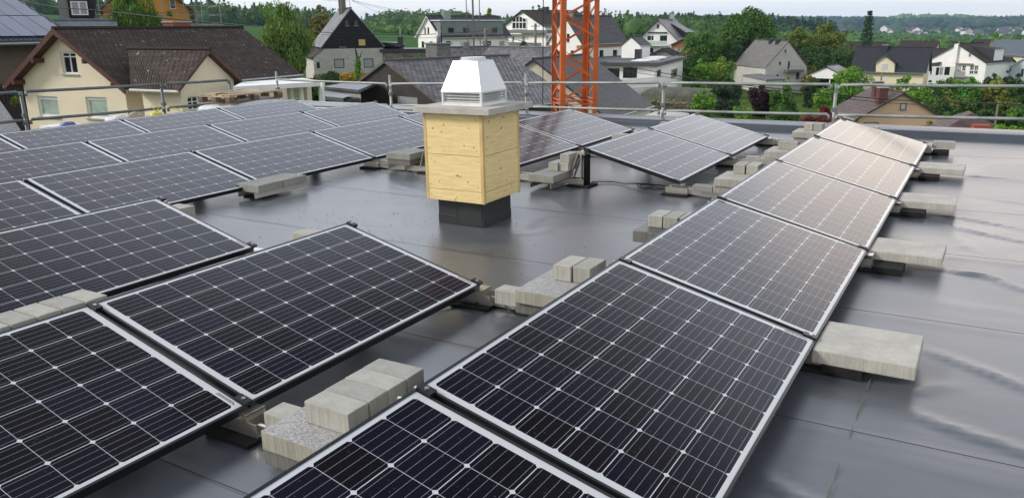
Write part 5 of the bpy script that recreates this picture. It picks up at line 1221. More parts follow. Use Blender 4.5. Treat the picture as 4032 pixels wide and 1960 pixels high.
mb.quad((.9, -.5, zR_-s_*.9+.1), (.9, 5.2, zR_-s_*.9+.1), (x1, 5.2, zR_-s_*2.55), (x1, -.5, zR_-s_*2.55), uv=[(0, 3), (5, 3), (5, 0), (0, 0)]); mb.quad((x1-.2, -.5, zR_-s_*x1), (x1-.2, 5.2, zR_-s_*x1), (x1-.2, 5.2, zR_-s_*2.6), (x1-.2, -.5, zR_-s_*2.6), mi=1); mb.quad((.9, -.5, zR_-s_*.9), (x1-.2, -.5, zR_-s_*2.6), (x1-.2, -.5, zR_-s_*x1), mi=1)
mb.build('shed_dormer', [T_SLATE, W_DSLATE], hh.g, fixn=False)
p_ = Vector(P3('3', 2040, 700, 157)); House('wooden_bay', 'orange-brown wooden conservatory with grey roof beside the balcony house', (p_.x+1.5, p_.y, 3, 5, 4, p_.z+.9, p_.z+2.0), plain('orange stained wood', (.33, .12, .035), .6), T_SLATE, cat='conservatory', zb=-6.2, ovs=.2, ovg=.3, wins=[('F', '3', 1970, 668, 2030, 735, 'wp'), ('F', '3', 2048, 668, 2105, 735, 'wp')])
p_ = Vector(P3('3', 1860, 810, 150)); House('garage', 'grey garage with low tent-shaped roof below the balcony house', (p_.x, p_.y, 3, 6.2, 5, p_.z+.3, p_.z+1.55), plain('grey wood', (.20, .19, .18), .8), T_DBR, cat='garage', zb=-6.4, ovs=.3, ovg=.4)
# --- grey gable house
hi = House('grey_gable_house', 'pale grey house with tall lichen-speckled slate roof among the trees', (-33.55, 141.08, 39.98, 5.12*1.45, 12.21, -5.21, -1.11), W_GREY, T_GREYL, zb=-10.0, ovs=.1, ovg=.1, th=.14, fascia=M_DBRF if False else plain('brown verge', (.10, .075, .06), .7),
    wins=[('F', '4', 2040, 395, 2080, 458, 'w'), ('F', '4', 1947, 598, 1992, 660, 'w'), ('F', '4', 2092, 590, 2138, 728, 'w', dict(sill=0)), ('F', '4', 2230, 770, 2285, 890, 'd', dict(sill=0)), ('F', '4', 1910, 812, 1945, 838, 'd')])
hi.pbox('F', '4', 2035, 728, 2310, 768, 0, 1.0, 'balcony', plain('weathered wood', (.16, .14, .13), .8)); hi.pbox('F', '4', 2040, 668, 2290, 674, .95, 1.0, 'balcony_rail', M_GUT)
for y in (-.5, -3.0): hi.chimney(-.15 if y > -2 else -.2, y, .8, .8, -.85, M_DF, False)
p_ = [P3('4', 1355, 812, 136), P3('4', 1690, 790, 140), P3('4', 2060, 875, 134), P3('4', 1730, 890, 128)]
slabquad('garage', 'flat grey garage roof in front of the pale grey house', 'garage', [p_[0], p_[3], p_[2], p_[1]], .25, M_FELT, [p_[0], p_[3]], W_GREY, zg=-9.6)
c_ = sum((Vector(q) for q in p_), Vector())/4; mb = MB(); A4 = [Vector(q) for q in p_]; A4 = [q.lerp(c_, .04)-Vector((0, 0, .26)) for q in A4]
B4 = [Vector((q.x, q.y, -10)) for q in A4]
for i in range(4): mb.quad(A4[i], A4[(i+1) % 4], B4[(i+1) % 4], B4[i])
o = mb.build('garage_wall', W_GREY, fixn=False); tag(o, 'pale garage walls under the flat grey roof by the pale grey house', 'garage walls')
# --- dark roof, yellow dormer
hj = House('yellow_house', 'pale yellow house with big dark tiled roof and rounded gable dormer', (-15.46, 149.21, 89.05, 8.86, 10.89*1.06, -6.09, -2.23), W_YEL, T_DARK, zb=-11.2, ovs=.5, ovg=.4, th=.18, wins=[])
ud = [hj.hit('L', '5', x, y) for x, y in ((1463, 1205), (1463, 1030), (1617, 925), (1765, 1030), (1765, 1205))]
gg = MB(); off = .5
pts_ = [(-hj.ww-off, u, z) for u, z in ud]; bk = [(-hj.ww+3.4, u, z) for u, z in ud]
gg.v = pts_+bk; gg.f = [(0, 1, 2, 3, 4), (0, 5, 6, 1), (3, 8, 9, 4)]; gg.m = [0]*3; gg.uv = [None]*3; gg.build('dormer', W_YEL, hj.g, fixn=False)
gg = MB(); e1, ap, e2 = Vector(pts_[1]), Vector(pts_[2]), Vector(pts_[3]); f_ = Vector((-.25, 0, .12)); k_ = Vector((4.2, 0, .12))
dl = (e1-ap)*.22; dr = (e2-ap)*.22
for e_, d2 in ((e1, dl), (e2, dr)):
    gg.quad(ap+f_+Vector((0, 0, .05)), e_+d2+f_, e_+d2+k_, ap+k_+Vector((0, 0, .05)), uv=[(0, 2), (0, 0), (4, 0), (4, 2)]); gg.quad(ap+f_-Vector((0, 0, .12)), e_+d2+f_-Vector((0, 0, .15)), e_+d2+f_, ap+f_+Vector((0, 0, .05)))
gg.build('dormer_roof', T_DARK, hj.g, fixn=False)
o = hj.pbox('L', '5', 1557, 1042, 1655, 1142, off, off+.05, 'window', M_WF); hj.pbox('L', '5', 1563, 1048, 1649, 1136, off+.045, off+.06, 'pane', M_BLIND, o)
hj.chimney(-.5, 1.2, .9, .8, -1.95, M_DF)
p_ = Vector(P3('5', 620, 1180, 141)); House('carport', 'white-gabled carport with dark roof left of the yellow house', (p_.x+1.0, p_.y, -5, 7.0, 7, p_.z-.6, p_.z+1.0), W_WHITE, T_DARK, cat='carport', zb=p_.z-.9, ovs=.2, ovg=.2)
for x in (-3, -1.7, 1.2, 3):
    pass
mb = MB()
for dx in (-3.1, -1.9, .4, 3.0): mb.box(dx-.08, -3.2, -3.2, dx+.08, -3.04, .02)
o = mb.build('carport_post', M_WHITEP); o.location = (p_.x+1.0, p_.y, p_.z-.9); tag(o, 'white posts holding up the white-gabled carport', 'posts')
# --- right-hand white houses
hk2 = House('brown_roof_house', 'white house with brown roof and skylights just right of the yellow house', (-11.7, 181.73, 9.68+45, 9.5, 10, -6.6, -3.3), W_WHITE, T_DBR, zb=-12.6, ovs=.5, ovg=.5)
hk = House('white_gable_house', 'bright white gabled house with large lattice windows at the right', (-5.23, 179.95, -22.16, 11.65, 10.99, -5.6, -2.15), W_WHITE, T_DBR, zb=-13.2, ovs=.3, ovg=.35, th=.2,
    wins=[('F', '6', 1178, 548, 1220, 602, 'w', dict(v=(.5,), h=(.5,))), ('F', '6', 1003, 748, 1058, 832, 'wp', dict(v=(.5,), h=(.5,))), ('F', '6', 1072, 748, 1128, 832, 'w', dict(v=(.5,), h=(.5,))), ('F', '6', 1200, 747, 1262, 820, 'w', dict(v=(.5,), h=(.5,))), ('F', '6', 1275, 747, 1335, 820, 'w', dict(v=(.5,), h=(.5,))), ('F', '6', 1190, 835, 1255, 885, 'w', dict(v=(.5,))), ('F', '6', 1266, 835, 1325, 885, 'w', dict(v=(.5,)))])
hk.pbox('F', '6', 862, 838, 1170, 920, 1.2, 1.3, 'balcony', plain('weathered balcony wood', (.30, .29, .27), .8)); hk.pbox('F', '6', 862, 920, 1170, 930, 0, 1.3, 'balcony_slab', M_SILL); hk.pbox('F', '6', 958, 708, 1255, 722, 0, .5, 'awning', plain('tan wood', (.30, .24, .18), .8)); hk.pbox('F', '6', 930, 385, 995, 900, .0, .5, 'chimney_shaft', W_WHITE); hk.pbox('F', '6', 925, 340, 1000, 388, -.1, .6, 'chimney_head', M_DF)
mb = MB(); zq = hk.zr-hk.zb-hk.sl*3.2; mb.quad((1.2, -2, zq+1.4), (1.2, 2, zq+1.4), (5.6, 2, zq+.9), (5.6, -2, zq+.9)); mb.quad((5.3, -1.9, zq-1.2), (5.3, 1.9, zq-1.2), (5.3, 1.9, zq+.85), (5.3, -1.9, zq+.85), mi=1); mb.quad((1.2, -1.9, zq+1.3), (5.3, -1.9, zq+.85), (5.3, -1.9, zq-1.2), mi=2); mb.build('side_dormer', [T_DBR, W_WHITE, M_DF], hk.g, fixn=False)
p_ = Vector(P3('6', 710, 830, 176)); House('white_side_house', 'white lower house part with loggia and dark door between yellow and bright white houses', (p_.x-1.2, p_.y, 12, 6.6, 6, p_.z+.9, p_.z+.9), W_WHITE, T_DBR, cat='house', zb=-13, flat=True, ovs=.1, ovg=.1,
    wins=[('F', '6', 640, 780, 690, 905, 'd', dict(sill=0)), ('F', '6', 700, 780, 760, 905, 'wp', dict(sill=0, v=(.5,))), ('F', '6', 780, 745+25, 868, 905, 'b', dict(sill=0)), ('F', '6', 545, 795, 580, 890, 'w')])
p_ = Vector(P3('6', 1580, 740, 186)); House('grey_side_house', 'low white house with hipped brown roof right of the bright white gable', (p_.x, p_.y+2, 60, 7.5, 7, p_.z-.4, p_.z+1.5), W_WHITE, T_DBR, zb=-13, ovs=.5, ovg=.4, wins=[])
hl_ = House('pale_blue_house', 'pale blue gabled house cut by the right edge of the picture', (7.21, 184.88, -40.63, 10.2, 10.99, -8.3, -4.84), W_BLUE, T_DBR, zb=-13.4, ovs=.3, ovg=.5, fascia=M_WF, wins=[('F', '6', 1838, 788, 1872, 840, 'w'), ('F', '6', 2028, 800, 2078, 935, 'w', dict(sill=0))])
ht = House('yellow_villa', 'cream villa with blue-grey hipped roof at the right edge', (4.5, 217, 74, 12, 13, -5.3, -2.2), W_YEL, plain('blue grey slate roof', (.12, .14, .17), .5, var=.15), zb=-13, ovs=.5, ovg=.5, wins=[('L', '6', 1765, 552, 1782, 590, 'd'), ('L', '6', 1822, 550, 1842, 590, 'd'), ('L', '6', 1882, 550, 1905, 590, 'd')])
hs = House('brown_roofed_farmhouse', 'house with long reddish brown roof and grey gable, far right', (-1.04-1.2, 250.0, 74.96, 10.5, 9.0, -5.6, -2.75), W_GREY, T_DBR, zb=-13, ovs=.2, ovg=.2, wins=[('F', '6', 1890, 362, 1912, 405, 'd')])
House('far_brown_roof', 'long low brown roof behind the left end of the yellow house', (-30.23, 228.01, 80.0, 9.0, 9.83, -7.0, -3.0), W_GREY, T_DBR, zb=-13, cat='house', ovs=.2, ovg=.2)
House('far_brown_roof', 'long low brown roof behind the right end of the yellow house', (-17.72-1, 239.35, 80.0, 9.0, 9.4, -7.0, -2.95), W_GREY, T_DBR, zb=-13, cat='house', ovs=.2, ovg=.2)
# --- peach house
hm = House('peach_house', 'peach house with maroon-brown roof and two square chimneys below the railing', (-8.11, 77.6, 26.87, 7.48, 7.31, -6.34+.1, -4.03), W_PEACH, T_MAR, zb=-10.2, ovs=.35, ovg=.35, th=.14, fascia=M_DF,
    wins=[('F', '7', 1065, 392, 1143, 476, 'bs', dict(fw=.07, d=(-.05, .02))), ('F', '7', 622, 625, 800, 690, 'bs', dict(fw=.06, d=(-.05, .02)))])
def chpx(h, x, y, w_, d_, zn, px, py, mat):
    top = atd(*zp(zn, px, py), math.hypot(h.cx, h.cy))[2]; return h.chimney(x, y, w_, d_, top, mat, True)
chpx(hm, -1.45, -2.7, .72, .72, '7', 900, 178, M_MAROON); chpx(hm, -.8, .2, .72, .72, '7', 785, 132, M_MAROON)
ap = Vector(P3('7', 1935, 500, 64)); hn = House('hipped_house', 'low dark brown hipped roof with red brick chimney at the lower right', (ap.x, ap.y, 12, 7.6, 7.6, ap.z-2.2, ap.z-2.2), W_GREY, T_MAR, zb=-9.8, flat=True, ovs=.2, ovg=.2)
mb = MB(); q = 4.2; zt2 = ap.z+9.8; E_ = [(-q, -q, zt2-2.25), (q, -q, zt2-2.25), (q, q, zt2-2.25), (-q, q, zt2-2.25)]; r1, r2 = (0, -.3, zt2), (0, 1.0, zt2)
mb.quad(E_[0], E_[1], r1, uv=[(0, 0), (8.4, 0), (4.2, 4.7)]); mb.quad(E_[1], E_[2], r2, r1, uv=[(0, 0), (8.4, 0), (5, 4.7), (4, 4.7)]); mb.quad(E_[2], E_[3], r2, uv=[(0, 0), (8.4, 0), (4.2, 4.7)]); mb.quad(E_[3], E_[0], r1, r2, uv=[(0, 0), (8.4, 0), (5, 4.7), (4, 4.7)])
rf_ = mb.build('roof', T_MAR, hn.g, fixn=False)
mb = MB(); mb.box(-.35, -3.2, zt2-2.2, .65, -2.4, zt2-.55); mb.build('chimney', M_BRICKP, rf_)
# ================================================================== CRANE MAST
M_ORA = plain('orange crane paint', (.60, .125, .018), .5, var=.14, scale=3, spec=.5, dirt=((.30, .10, .05), .5))
M_REDO = M_ORA
CD = 20.3; cc = atd(2265, 77, CD); va = math.atan2(cc[0], cc[1]); Rv = Vector((math.cos(va), -math.sin(va), 0)); Fv = Vector((math.sin(va), math.cos(va), 0))
u_ = CD/3120*1.0
cor = {'A': Rv*(-88*u_)+Fv*(48*u_), 'B': Rv*(-50*u_)-Fv*(88*u_), 'C': Rv*(48*u_)+Fv*(88*u_), 'D': Rv*(88*u_)-Fv*(48*u_)}
g = root('crane_mast', (cc[0], cc[1], -4.7), 0, 'orange lattice mast of a tower crane rising behind the far parapet', 'crane mast')
ZB = 1.66+4.7; PZ = .975; top = 17.0
for k in 'ABCD':
    mb = MB(); c = cor[k]; d = c.normalized(); s = Vector((-d.y, d.x, 0))
    # angle-section leg: two flanges
    n1 = (cor['B']-cor['A']).normalized(); n2 = (cor['D']-cor['B']).normalized()
    w_ = .122
    inn1 = -n1 if k in 'BD' else n1; inn2 = -n2 if k in 'DC' else n2
    if k == 'C': inn1 = n1 if False else -n1*-1
    for inn in (n1*(1 if (c.dot(n1) < 0) else -1), n2*(1 if (c.dot(n2) < 0) else -1)):
        p = c+inn*w_/2; mb.bar((p.x, p.y, 0), (p.x, p.y, top), w_ if False else .012, w_, up=(inn.x, inn.y, 0)) if False else None
        q0, q1 = c, c+inn*w_; t_ = Vector((-inn.y, inn.x, 0))*.006
        mb.prismz([(q0+t_)[:2], (q1+t_)[:2], (q1-t_)[:2], (q0-t_)[:2]], 0, top)
    mb.build('leg', M_ORA, g)
for i, (a, b_) in enumerate((('B', 'D'), ('A', 'B'), ('A', 'C'), ('C', 'D'))):
    pa, pb = cor[a], cor[b_]
    o_ = ((pa+pb)/2).normalized()*.012; inn = (pb-pa).normalized()*.05
    z = ZB-PZ*7+(.25 if i == 2 else 0)
    while z < top-PZ:
        mb = MB()
        mb.bar(Vector((pa.x, pa.y, z+.06))+o_+inn, Vector((pb.x, pb.y, z+PZ*.5))+o_-inn, .012, .07, up=(o_.x*80, o_.y*80, .01)); mb.bar(Vector((pb.x, pb.y, z+PZ*.5+.06))+o_-inn, Vector((pa.x, pa.y, z+PZ))+o_+inn, .012, .07, up=(o_.x*80, o_.y*80, .01))
        # braces read as flat bars facing outwards
        mb2 = MB()
        for p0, p1 in ((Vector((pa.x, pa.y, z+.06))+o_+inn, Vector((pb.x, pb.y, z+PZ*.5))+o_-inn), (Vector((pb.x, pb.y, z+PZ*.5+.06))+o_-inn, Vector((pa.x, pa.y, z+PZ))+o_+inn)):
            h = Vector((0, 0, .030)); t = o_.normalized()*.005
            v = [p0-h-t, p1-h-t, p1+h-t, p0+h-t, p0-h+t, p1-h+t, p1+h+t, p0+h+t]; n = len(mb2.v); mb2.v += [tuple(q) for q in v]
            for f in ((0, 1, 2, 3), (7, 6, 5, 4), (0, 4, 5, 1), (1, 5, 6, 2), (2, 6, 7, 3), (3, 7, 4, 0)): mb2.f.append(tuple(n+q for q in f)); mb2.m.append(0); mb2.uv.append(None)
            l0 = p0-h+t; 
        mb2.build('brace', M_ORA, g); z += PZ
for z in (ZB-PZ*1.95-.02, ZB-PZ*1.95-.12):
    mb = MB()
    for a, b_ in (('B', 'D'), ('A', 'B'), ('A', 'C'), ('C', 'D')): mb.bar((cor[a].x, cor[a].y, z), (cor[b_].x, cor[b_].y, z), .05, .02)
    mb.build('cross_member', M_ORA, g)
mb = MB(); mb.box(-1.3, -1.3, -.3, 1.3, 1.3, .35); mb.build('foundation_frame', M_ORA, g)
for i, (sx, dd) in enumerate(((2150-12, 19), (2176, 18.5), (2186, 21.5), (2322, 21.5))):
    p = atd(sx, 50, dd); mb = MB(); mb.tube([(0, 0, 0), (.02, 0, 22)], .011, 5); o = mb.build('hoist_rope', M_CAB); o.location = (p[0], p[1], -4.6)
    tag(o, ('thin hoist rope hanging leftmost before the beige gable', 'thin rope next to the left mast leg, outside it', 'thin rope running inside the left side of the mast', 'thin rope running inside the right side of the mast')[i], 'rope', 'ropes at the crane mast')
# three rods over the chimney hood, standing behind the slate ridge
g = root('guyed_pole', tuple(atd(1850, 225, 48)[:2])+(-4.9,), 0, 'tall thin steel pole with two guy ropes rising straight above the metal hood', 'pole'); o0 = Vector(g.location)
for nm, xa, ya, xb, yb, r in (('pole', 1861, 0, 1867, 228, .055), ('guy_rope', 1835, 0, 1843, 226, .026), ('guy_rope', 1887, 0, 1892, 226, .026)):
    a_, b_ = Vector(atd(xa, ya, 48)), Vector(atd(xb, yb, 48)); d = (a_-b_).normalized(); mb = MB(); mb.tube([b_-d*2.3-o0, a_+d*6-o0], r, 8); mb.build(nm, plain('dull steel', (.14, .13, .12), .5, .3), g)
# ------------------------------------------------------------------ poles and overhead lines
M_POLE = plain('grey timber pole', (.17, .15, .12), .85, var=.3, scale=3)
def pole(label, zn, x, y, dist, r=.14, arms=((-.5, -.25),)):
    p = atd(*zp(zn, x, y), dist); zg = tz(p[0], p[1]); g = root('utility_pole', (p[0], p[1], zg), R(30), label, 'utility pole', 'overhead line poles')
    h = p[2]-zg; mb = MB(); mb.tube([(0, 0, -.3), (0, 0, h)], [r*1.15, r], 9); mb.build('pole', M_POLE, g, smooth=True)
    for z in ((-.35, -1.5) if len(arms) > 1 else ()):
        mb = MB(); mb.bar((-.45, 0, h+z), (.45, 0, h+z), .07); mb.build('crossarm', M_GUT, g)
        for s in (-.42, -.14, .14, .42): mb = MB(); mb.tube([(s, 0, h+z), (s, 0, h+z+.14), (s, 0, h+z+.16)], [.035, .05, .02], 6); mb.build('insulator', M_DF, g)
    return Vector(p)
pole('timber utility pole right of the guyed pole, in front of the white dormer house', '2', 1300, 470, 84, arms=((0, 0), (0, 0))); pole('timber utility pole just left of the orange mast', '2', 2122, 390, 96, arms=((0, 0), (0, 0))); 
pole('thin pale utility post at the lower right above the red brick chimney', '7', 2266, 370, 75, .07); pole('slim post in front of the yellow house', '7', 845, 20, 120, .10); pole('dark post beside the orange house scaffolding', 'R0', 1604, 80, 70, .11)
def wire(pts, label, r=.03, sagf=.012):
    P = [Vector(atd(*zp(zn, x, y), d)) for zn, x, y, d in pts]; q = []
    for a, b_ in zip(P[:-1], P[1:]):
        n = 14; L_ = (b_-a).length
        for i in range(n): t = i/n; q.append(a.lerp(b_, t)-Vector((0, 0, 4*sagf*L_*t*(1-t))))
    q.append(P[-1]); mb = MB(); mb.tube(q, r, 5); o = mb.build('overhead_wire', M_CAB); tag(o, label, 'overhead wire', 'overhead wires across the village')
wire([('1', -3000, 180, 40), ('1', 0, 462, 70), ('1', 860, 545, 88), ('1', 2250, 578, 88), ('2', 1295, 515, 84)], 'thick overhead wire passing in front of the black gable', .036, .002)
wire([('1', 700, 570, 88), ('1', 1500, 620, 88), ('2', 0, 635, 86), ('2', 1280, 595, 84)], 'thinner overhead wire just below the thick one across the black gable', .018, .002)
wire([('1', 700, 0, 90), ('1', 1150, 20, 95)], 'thin wire entering the mast on the black gable roof from the left', .015)
wire([('1', 1190, 8, 95), ('2', 400, 245, 130)], 'upper thin wire from the black gable mast to the white dormer house', .02, .006)
wire([('1', 1190, 25, 95), ('2', 380, 262, 130)], 'lower thin wire from the black gable mast to the white dormer house', .015, .008)
wire([('1', 1200, 12, 95), ('1', 1730, 260, 112)], 'steep thin wire falling from the black gable mast towards the wood', .015, .002)
wire([('2', 1310, 515, 84), ('2', 2120, 740, 78), ('3', 920, 860, 70), ('3', 2500, 1150, 60), ('7', 900, 350, 62), ('7', 2560, 410, 60)], 'thick overhead wire falling right across mast and peach roof', .030, .002)
wire([('2', 1310, 530, 84), ('2', 2050, 800, 78), ('3', 920, 940, 70), ('3', 2120, 1125, 60), ('7', 900, 390, 62), ('7', 2000, 440, 60)], 'second overhead wire just below the thick one right of the mast', .020, .002)
wire([('2', 1310, 545, 84), ('2', 2120, 900, 76), ('3', 300, 760, 72)], 'thin lower wire from the right-hand timber pole', .014, .004)
wire([('R0', 0, -40, 34), ('R0', 480, 65, 45), ('R0', 1605, 100, 70), ('R0', 2100, 205, 80)], 'thin wire running past the orange house at the upper left', .022, .004)
wire([('7', 1240, 205, 60), ('7', 1720, 375, 66), ('7', 2262, 392, 75), ('7', 2570, 450, 80)], 'pale sagging wire over the bushes right of the peach roof', .02, .002)
wire([('2', 2160, 405, 96), ('3', 280, 350, 80), ('3', 1000, 290, 120), ('3', 1300, 380, 150)], 'faint wire from the left mast-side pole behind the mast', .012, .002)
# ------------------------------------------------------------------ mounds and netting right of the mast
M_NET = leafmat('camouflage netting', (.10, .10, .04), (.19, .19, .085), (.28, .27, .14))
p = Vector(atd(*zp('T1', 2390, 770), 82)); 
cen = [(x, y, 1.5-abs(x)*.16-(y*.1)+.3*math.sin(x)) for x in np.arange(-3.4, 3.5, .45) for y in (-1, 0, 1.2)]
g = root('netting_cover', (p.x, p.y, -7.4), 0, 'pale tan camouflage netting draped over a low heap right of the mast', 'netting'); leaves('net', M_NET, cen, [(.35, .6, .22)]*len(cen), 6000, .25, 99, parent=g)
mb = MB(); mb.prism([(-3.6, 0), (3.8, 0), (3.4, .9), (0, 1.6), (-3.4, 1.1)], -1.2, 1.4); mb.build('heap', plain('heap earth', (.12, .12, .06), .95), g)
p = Vector(atd(*zp('T1', 2480, 690), 90)); lump('gravel_mound', 5.4, 3.4, 3.0, (p.x+2, p.y, -8.0), plain('dark gravel heap', (.10, .105, .085), .95, var=.35, scale=1.2, bmp=.8, bscale=3, bd=.2), 'dark grey-green earth mound behind the netting', 'mound', 9, False, 4, .12)
p = Vector(atd(*zp('R2', 1310, 905), 70)); g = root('pallet_stack', (p.x, p.y, p.z), R(20), 'stack of old pallets in the garden below the netting', 'pallet stack')
M_GUTP = plain('grey brown wood', (.19, .16, .12), .85, var=.3)
for i in range(5):
    for dx in (-1.25, .1):
        mb = MB(); mb.box(dx, -.4, i*.15, dx+1.2, .4, i*.15+.03); mb.box(dx, -.4, i*.15+.03, dx+.1, .4, i*.15+.13); mb.box(dx+.55, -.4, i*.15+.03, dx+.65, .4, i*.15+.13); mb.box(dx+1.1, -.4, i*.15+.03, dx+1.2, .4, i*.15+.13); mb.build('stacked_pallet', M_PAL2 if i % 2 else M_GUTP, g)
# skylit dark roof corner just beyond the parapet
q = [P3('R2', 1050, 960, 26), P3('R2', 1215, 905, 30), P3('R2', 1450, 930, 30), P3('R2', 1500, 990, 26)]
slabquad('glass_roof', 'dark low glazed roof showing over the parapet left of the middle post', 'roof', q, .12, plain('dark glazed roof', (.06, .075, .075), .2, var=.2), [])
# ================================================================== TREES
T = tree
T('birch_tree', 'feathery pale green weeping tree between brown roof and black gable', 'tree', 'R1', 0, 215*2.0, 60, 62, leafmat('birch leaves', (.040, .075, .014), (.075, .12, .024)), 'willow', dens=.42, leaf=.8)
T('birch_tree', 'thin twiggy top rising from the pale weeping tree', 'tree', 'R1', -20, 350, 0, 63, G_BR, 'sparse', ybase=230, dens=.20, leaf=.6)
T('tree', 'brownish green tree directly left of the black gable roof', 'tree', '1', 430, 880, 110, 112, G_BRN, 'round', dens=.85)
T('bush', 'green undergrowth between pale weeping tree and black gable house', 'bush', '1', 330, 560, 560, 100, G_MID, 'bush', dens=1)
T('tree', 'tall leafy tree covering the left half of the orange house', 'tree', 'T0', 745, 1200, -60, 52, G_MID, 'willow', dens=.24, leaf=.75)
T('tree', 'lower loose tree branches before the right half of the orange house', 'tree', 'T0', 1190, 1365, 95, 52, G_MID, 'sparse', dens=.7, leaf=.9)
T('tree', 'small yellow-green treetop above the ridge of the white dormer house', 'tree', '2', 1240, 1490, 155, 165, G_YEL, 'round')
T('conifer', 'small dark cypress between the two timber poles', 'conifer', '2', 1838, 2012, 680, 122, G_CON, 'column', ybase=880)
T('bush', 'ochre green bush at the left foot of the mansard house', 'bush', '2', 2150, 2320, 800, 108, G_OL, 'bush', ybase=975)
T('hedge', 'clipped dark green hedge in front of the black-gabled house', 'hedge', '1', 670, 1015, 1180, 84, G_CON, 'bush', dens=1.2)
T('shrub', 'yellow flowering shrub in front of the black-gabled house', 'shrub', '1', 1010, 1440, 1200, 82, G_ORF, 'bush', dens=.9)
T('bush', 'bright bush between stone annex and slate roof ridge', 'bush', '2', 100, 345, 905, 80, G_BR, 'bush')
T('bush', 'dark shrubs under the white canopy', 'bush', '8', 1430, 1840, 170, 44, G_DARK, 'bush', dens=1)
T('hedge', 'dark green hedge behind the white canopy', 'hedge', '8', 1480, 2420, 100, 62, G_DARK, 'bush')
# ivy-clad dead trunk
p = Vector(atd(*zp('1', 1290, 1200), 80)); g = root('dead_tree', (p.x, p.y, -4.6), R(-41), 'bare forked dead tree stem wrapped in ivy before the black-gabled house', 'dead tree')
f_ = lambda x, y: tuple(Vector(atd(*zp('1', x, y), 80))-p+Vector((0, 0, p.z+4.6)))
mb = MB(); mb.tube([Vector(f_(1290, 1300))-Vector((0, 0, 1.5)), f_(1290, 1200), f_(1285, 980), f_(1265, 880), f_(1245, 790)], [.2, .18, .13, .1, .06], 7); mb.tube([f_(1288, 985), f_(1330, 930), f_(1352, 840)], [.09, .07, .04], 6); o = mb.build('stem', M_BARK, g); g.rotation_euler = (0, 0, 0)
cs = [f_(1288, y) for y in (1260, 1200, 1150, 1110, 1070, 1020)]; leaves('ivy', G_BR, cs, [(.3, .3, .4)]*6, 700, .22, 5, parent=g)
T('tree', 'big round tree behind the pale grey house, tallest on the right', 'tree', 'T2', 285, 720, 62, 163, G_MID, 'round', dens=1.15)
T('tree', 'broad dark tree between balcony house and pale grey house', 'tree', 'T2', -5, 330, 245, 150, G_MID, 'round', dens=1.15)
T('tree', 'dark tree filling the gap left of the pale grey house', 'tree', 'T2', 150, 470, 300, 152, G_DARK, 'round', dens=1.1)
T('shrub', 'brownish shrub right of the wooden conservatory', 'shrub', '4', 270, 650, 405, 138, G_BRN, 'bush')
T('bush', 'bright lime green bush in the middle garden, left of its paler neighbour', 'bush', 'T2', 45, 215, 455, 112, G_BR, 'bush', dens=1.1)
T('bush', 'rounded yellow-green bush left of the pale grey house wall', 'bush', 'T2', 160, 435, 440, 116, leafmat('lime leaves', (.05, .09, .012), (.09, .14, .02)), 'bush', dens=1.1)
T('tree', 'olive green tree right behind the pale grey gable', 'tree', 'T2', 760, 1010, 215, 172, G_OL, 'round', dens=1.1)
T('tree', 'tall olive tree left of the dark spruce', 'tree', 'T2', 960, 1245, 190, 178, G_OL, 'round', dens=1.15)
T('tree', 'dark lower foliage beneath the olive trees', 'tree', 'T2', 840, 1290, 360, 165, G_DARK, 'bush', dens=1.1)
T('conifer', 'lone tall dark spruce standing above the village skyline', 'conifer', 'T2', 1350, 1480, 80, 205, G_CON, 'conifer', dens=.9, ybase=340)
T('bush', 'round bush at the left end of the dark tiled roof', 'bush', 'T2', 1225, 1325, 330, 170, G_MID, 'bush')
T('tree', 'loose bright green tree in front of the white carport', 'tree', 'T2', 1120, 1450, 505, 112, G_BR, 'round', dens=.45)
T('tree', 'green tree left of the peach house, below the upper rail', 'tree', 'T2', 1000, 1260, 635, 96, G_BR, 'round', dens=.7)
T('conifer', 'wide dark green conifer below the rail, left of the purple tree', 'conifer', 'T2', 225, 455, 600, 86, G_CON, 'bush', dens=1.3)
T('bush', 'fresh green bush left of the dark conifers', 'bush', 'T2', 75, 245, 680, 80, G_BR, 'bush')
T('tree', 'round dark purple-leaved tree below the garage', 'tree', 'T2', 500, 700, 645, 92, G_PUR, 'bush', dens=1.3)
T('bush', 'green bushes right of the purple tree', 'bush', 'T2', 680, 885, 655, 90, G_MID, 'bush')
T('bush', 'yellow-green shrub at the foot of the purple tree', 'bush', 'T2', 400, 545, 765, 74, G_BR, 'bush', dens=.8)
T('bush', 'low green shrub under the rail before the lawn', 'bush', 'T2', 640, 860, 800, 70, G_MID, 'bush')
T('bush', 'small bush beside the corner of the pale grey garage', 'bush', 'T2', 760, 835, 585, 120, G_BR, 'bush')
T('shrub', 'brown green garden shrub right of the pale grey house', 'shrub', 'T2', 900, 1010, 545, 125, G_BRN, 'bush'); T('hedge', 'dark clipped hedge below the carport', 'hedge', 'T2', 920, 1010, 610, 112, G_CON, 'bush')
T('shrub', 'bare brownish shrub behind the carport', 'shrub', 'T2', 940, 1030, 498, 150, G_BRN, 'sparse')
T('maple', 'low dark red maple left of the peach roof', 'maple', 'T2', 915, 1230, 818, 62, G_RED, 'bush', dens=1.2)
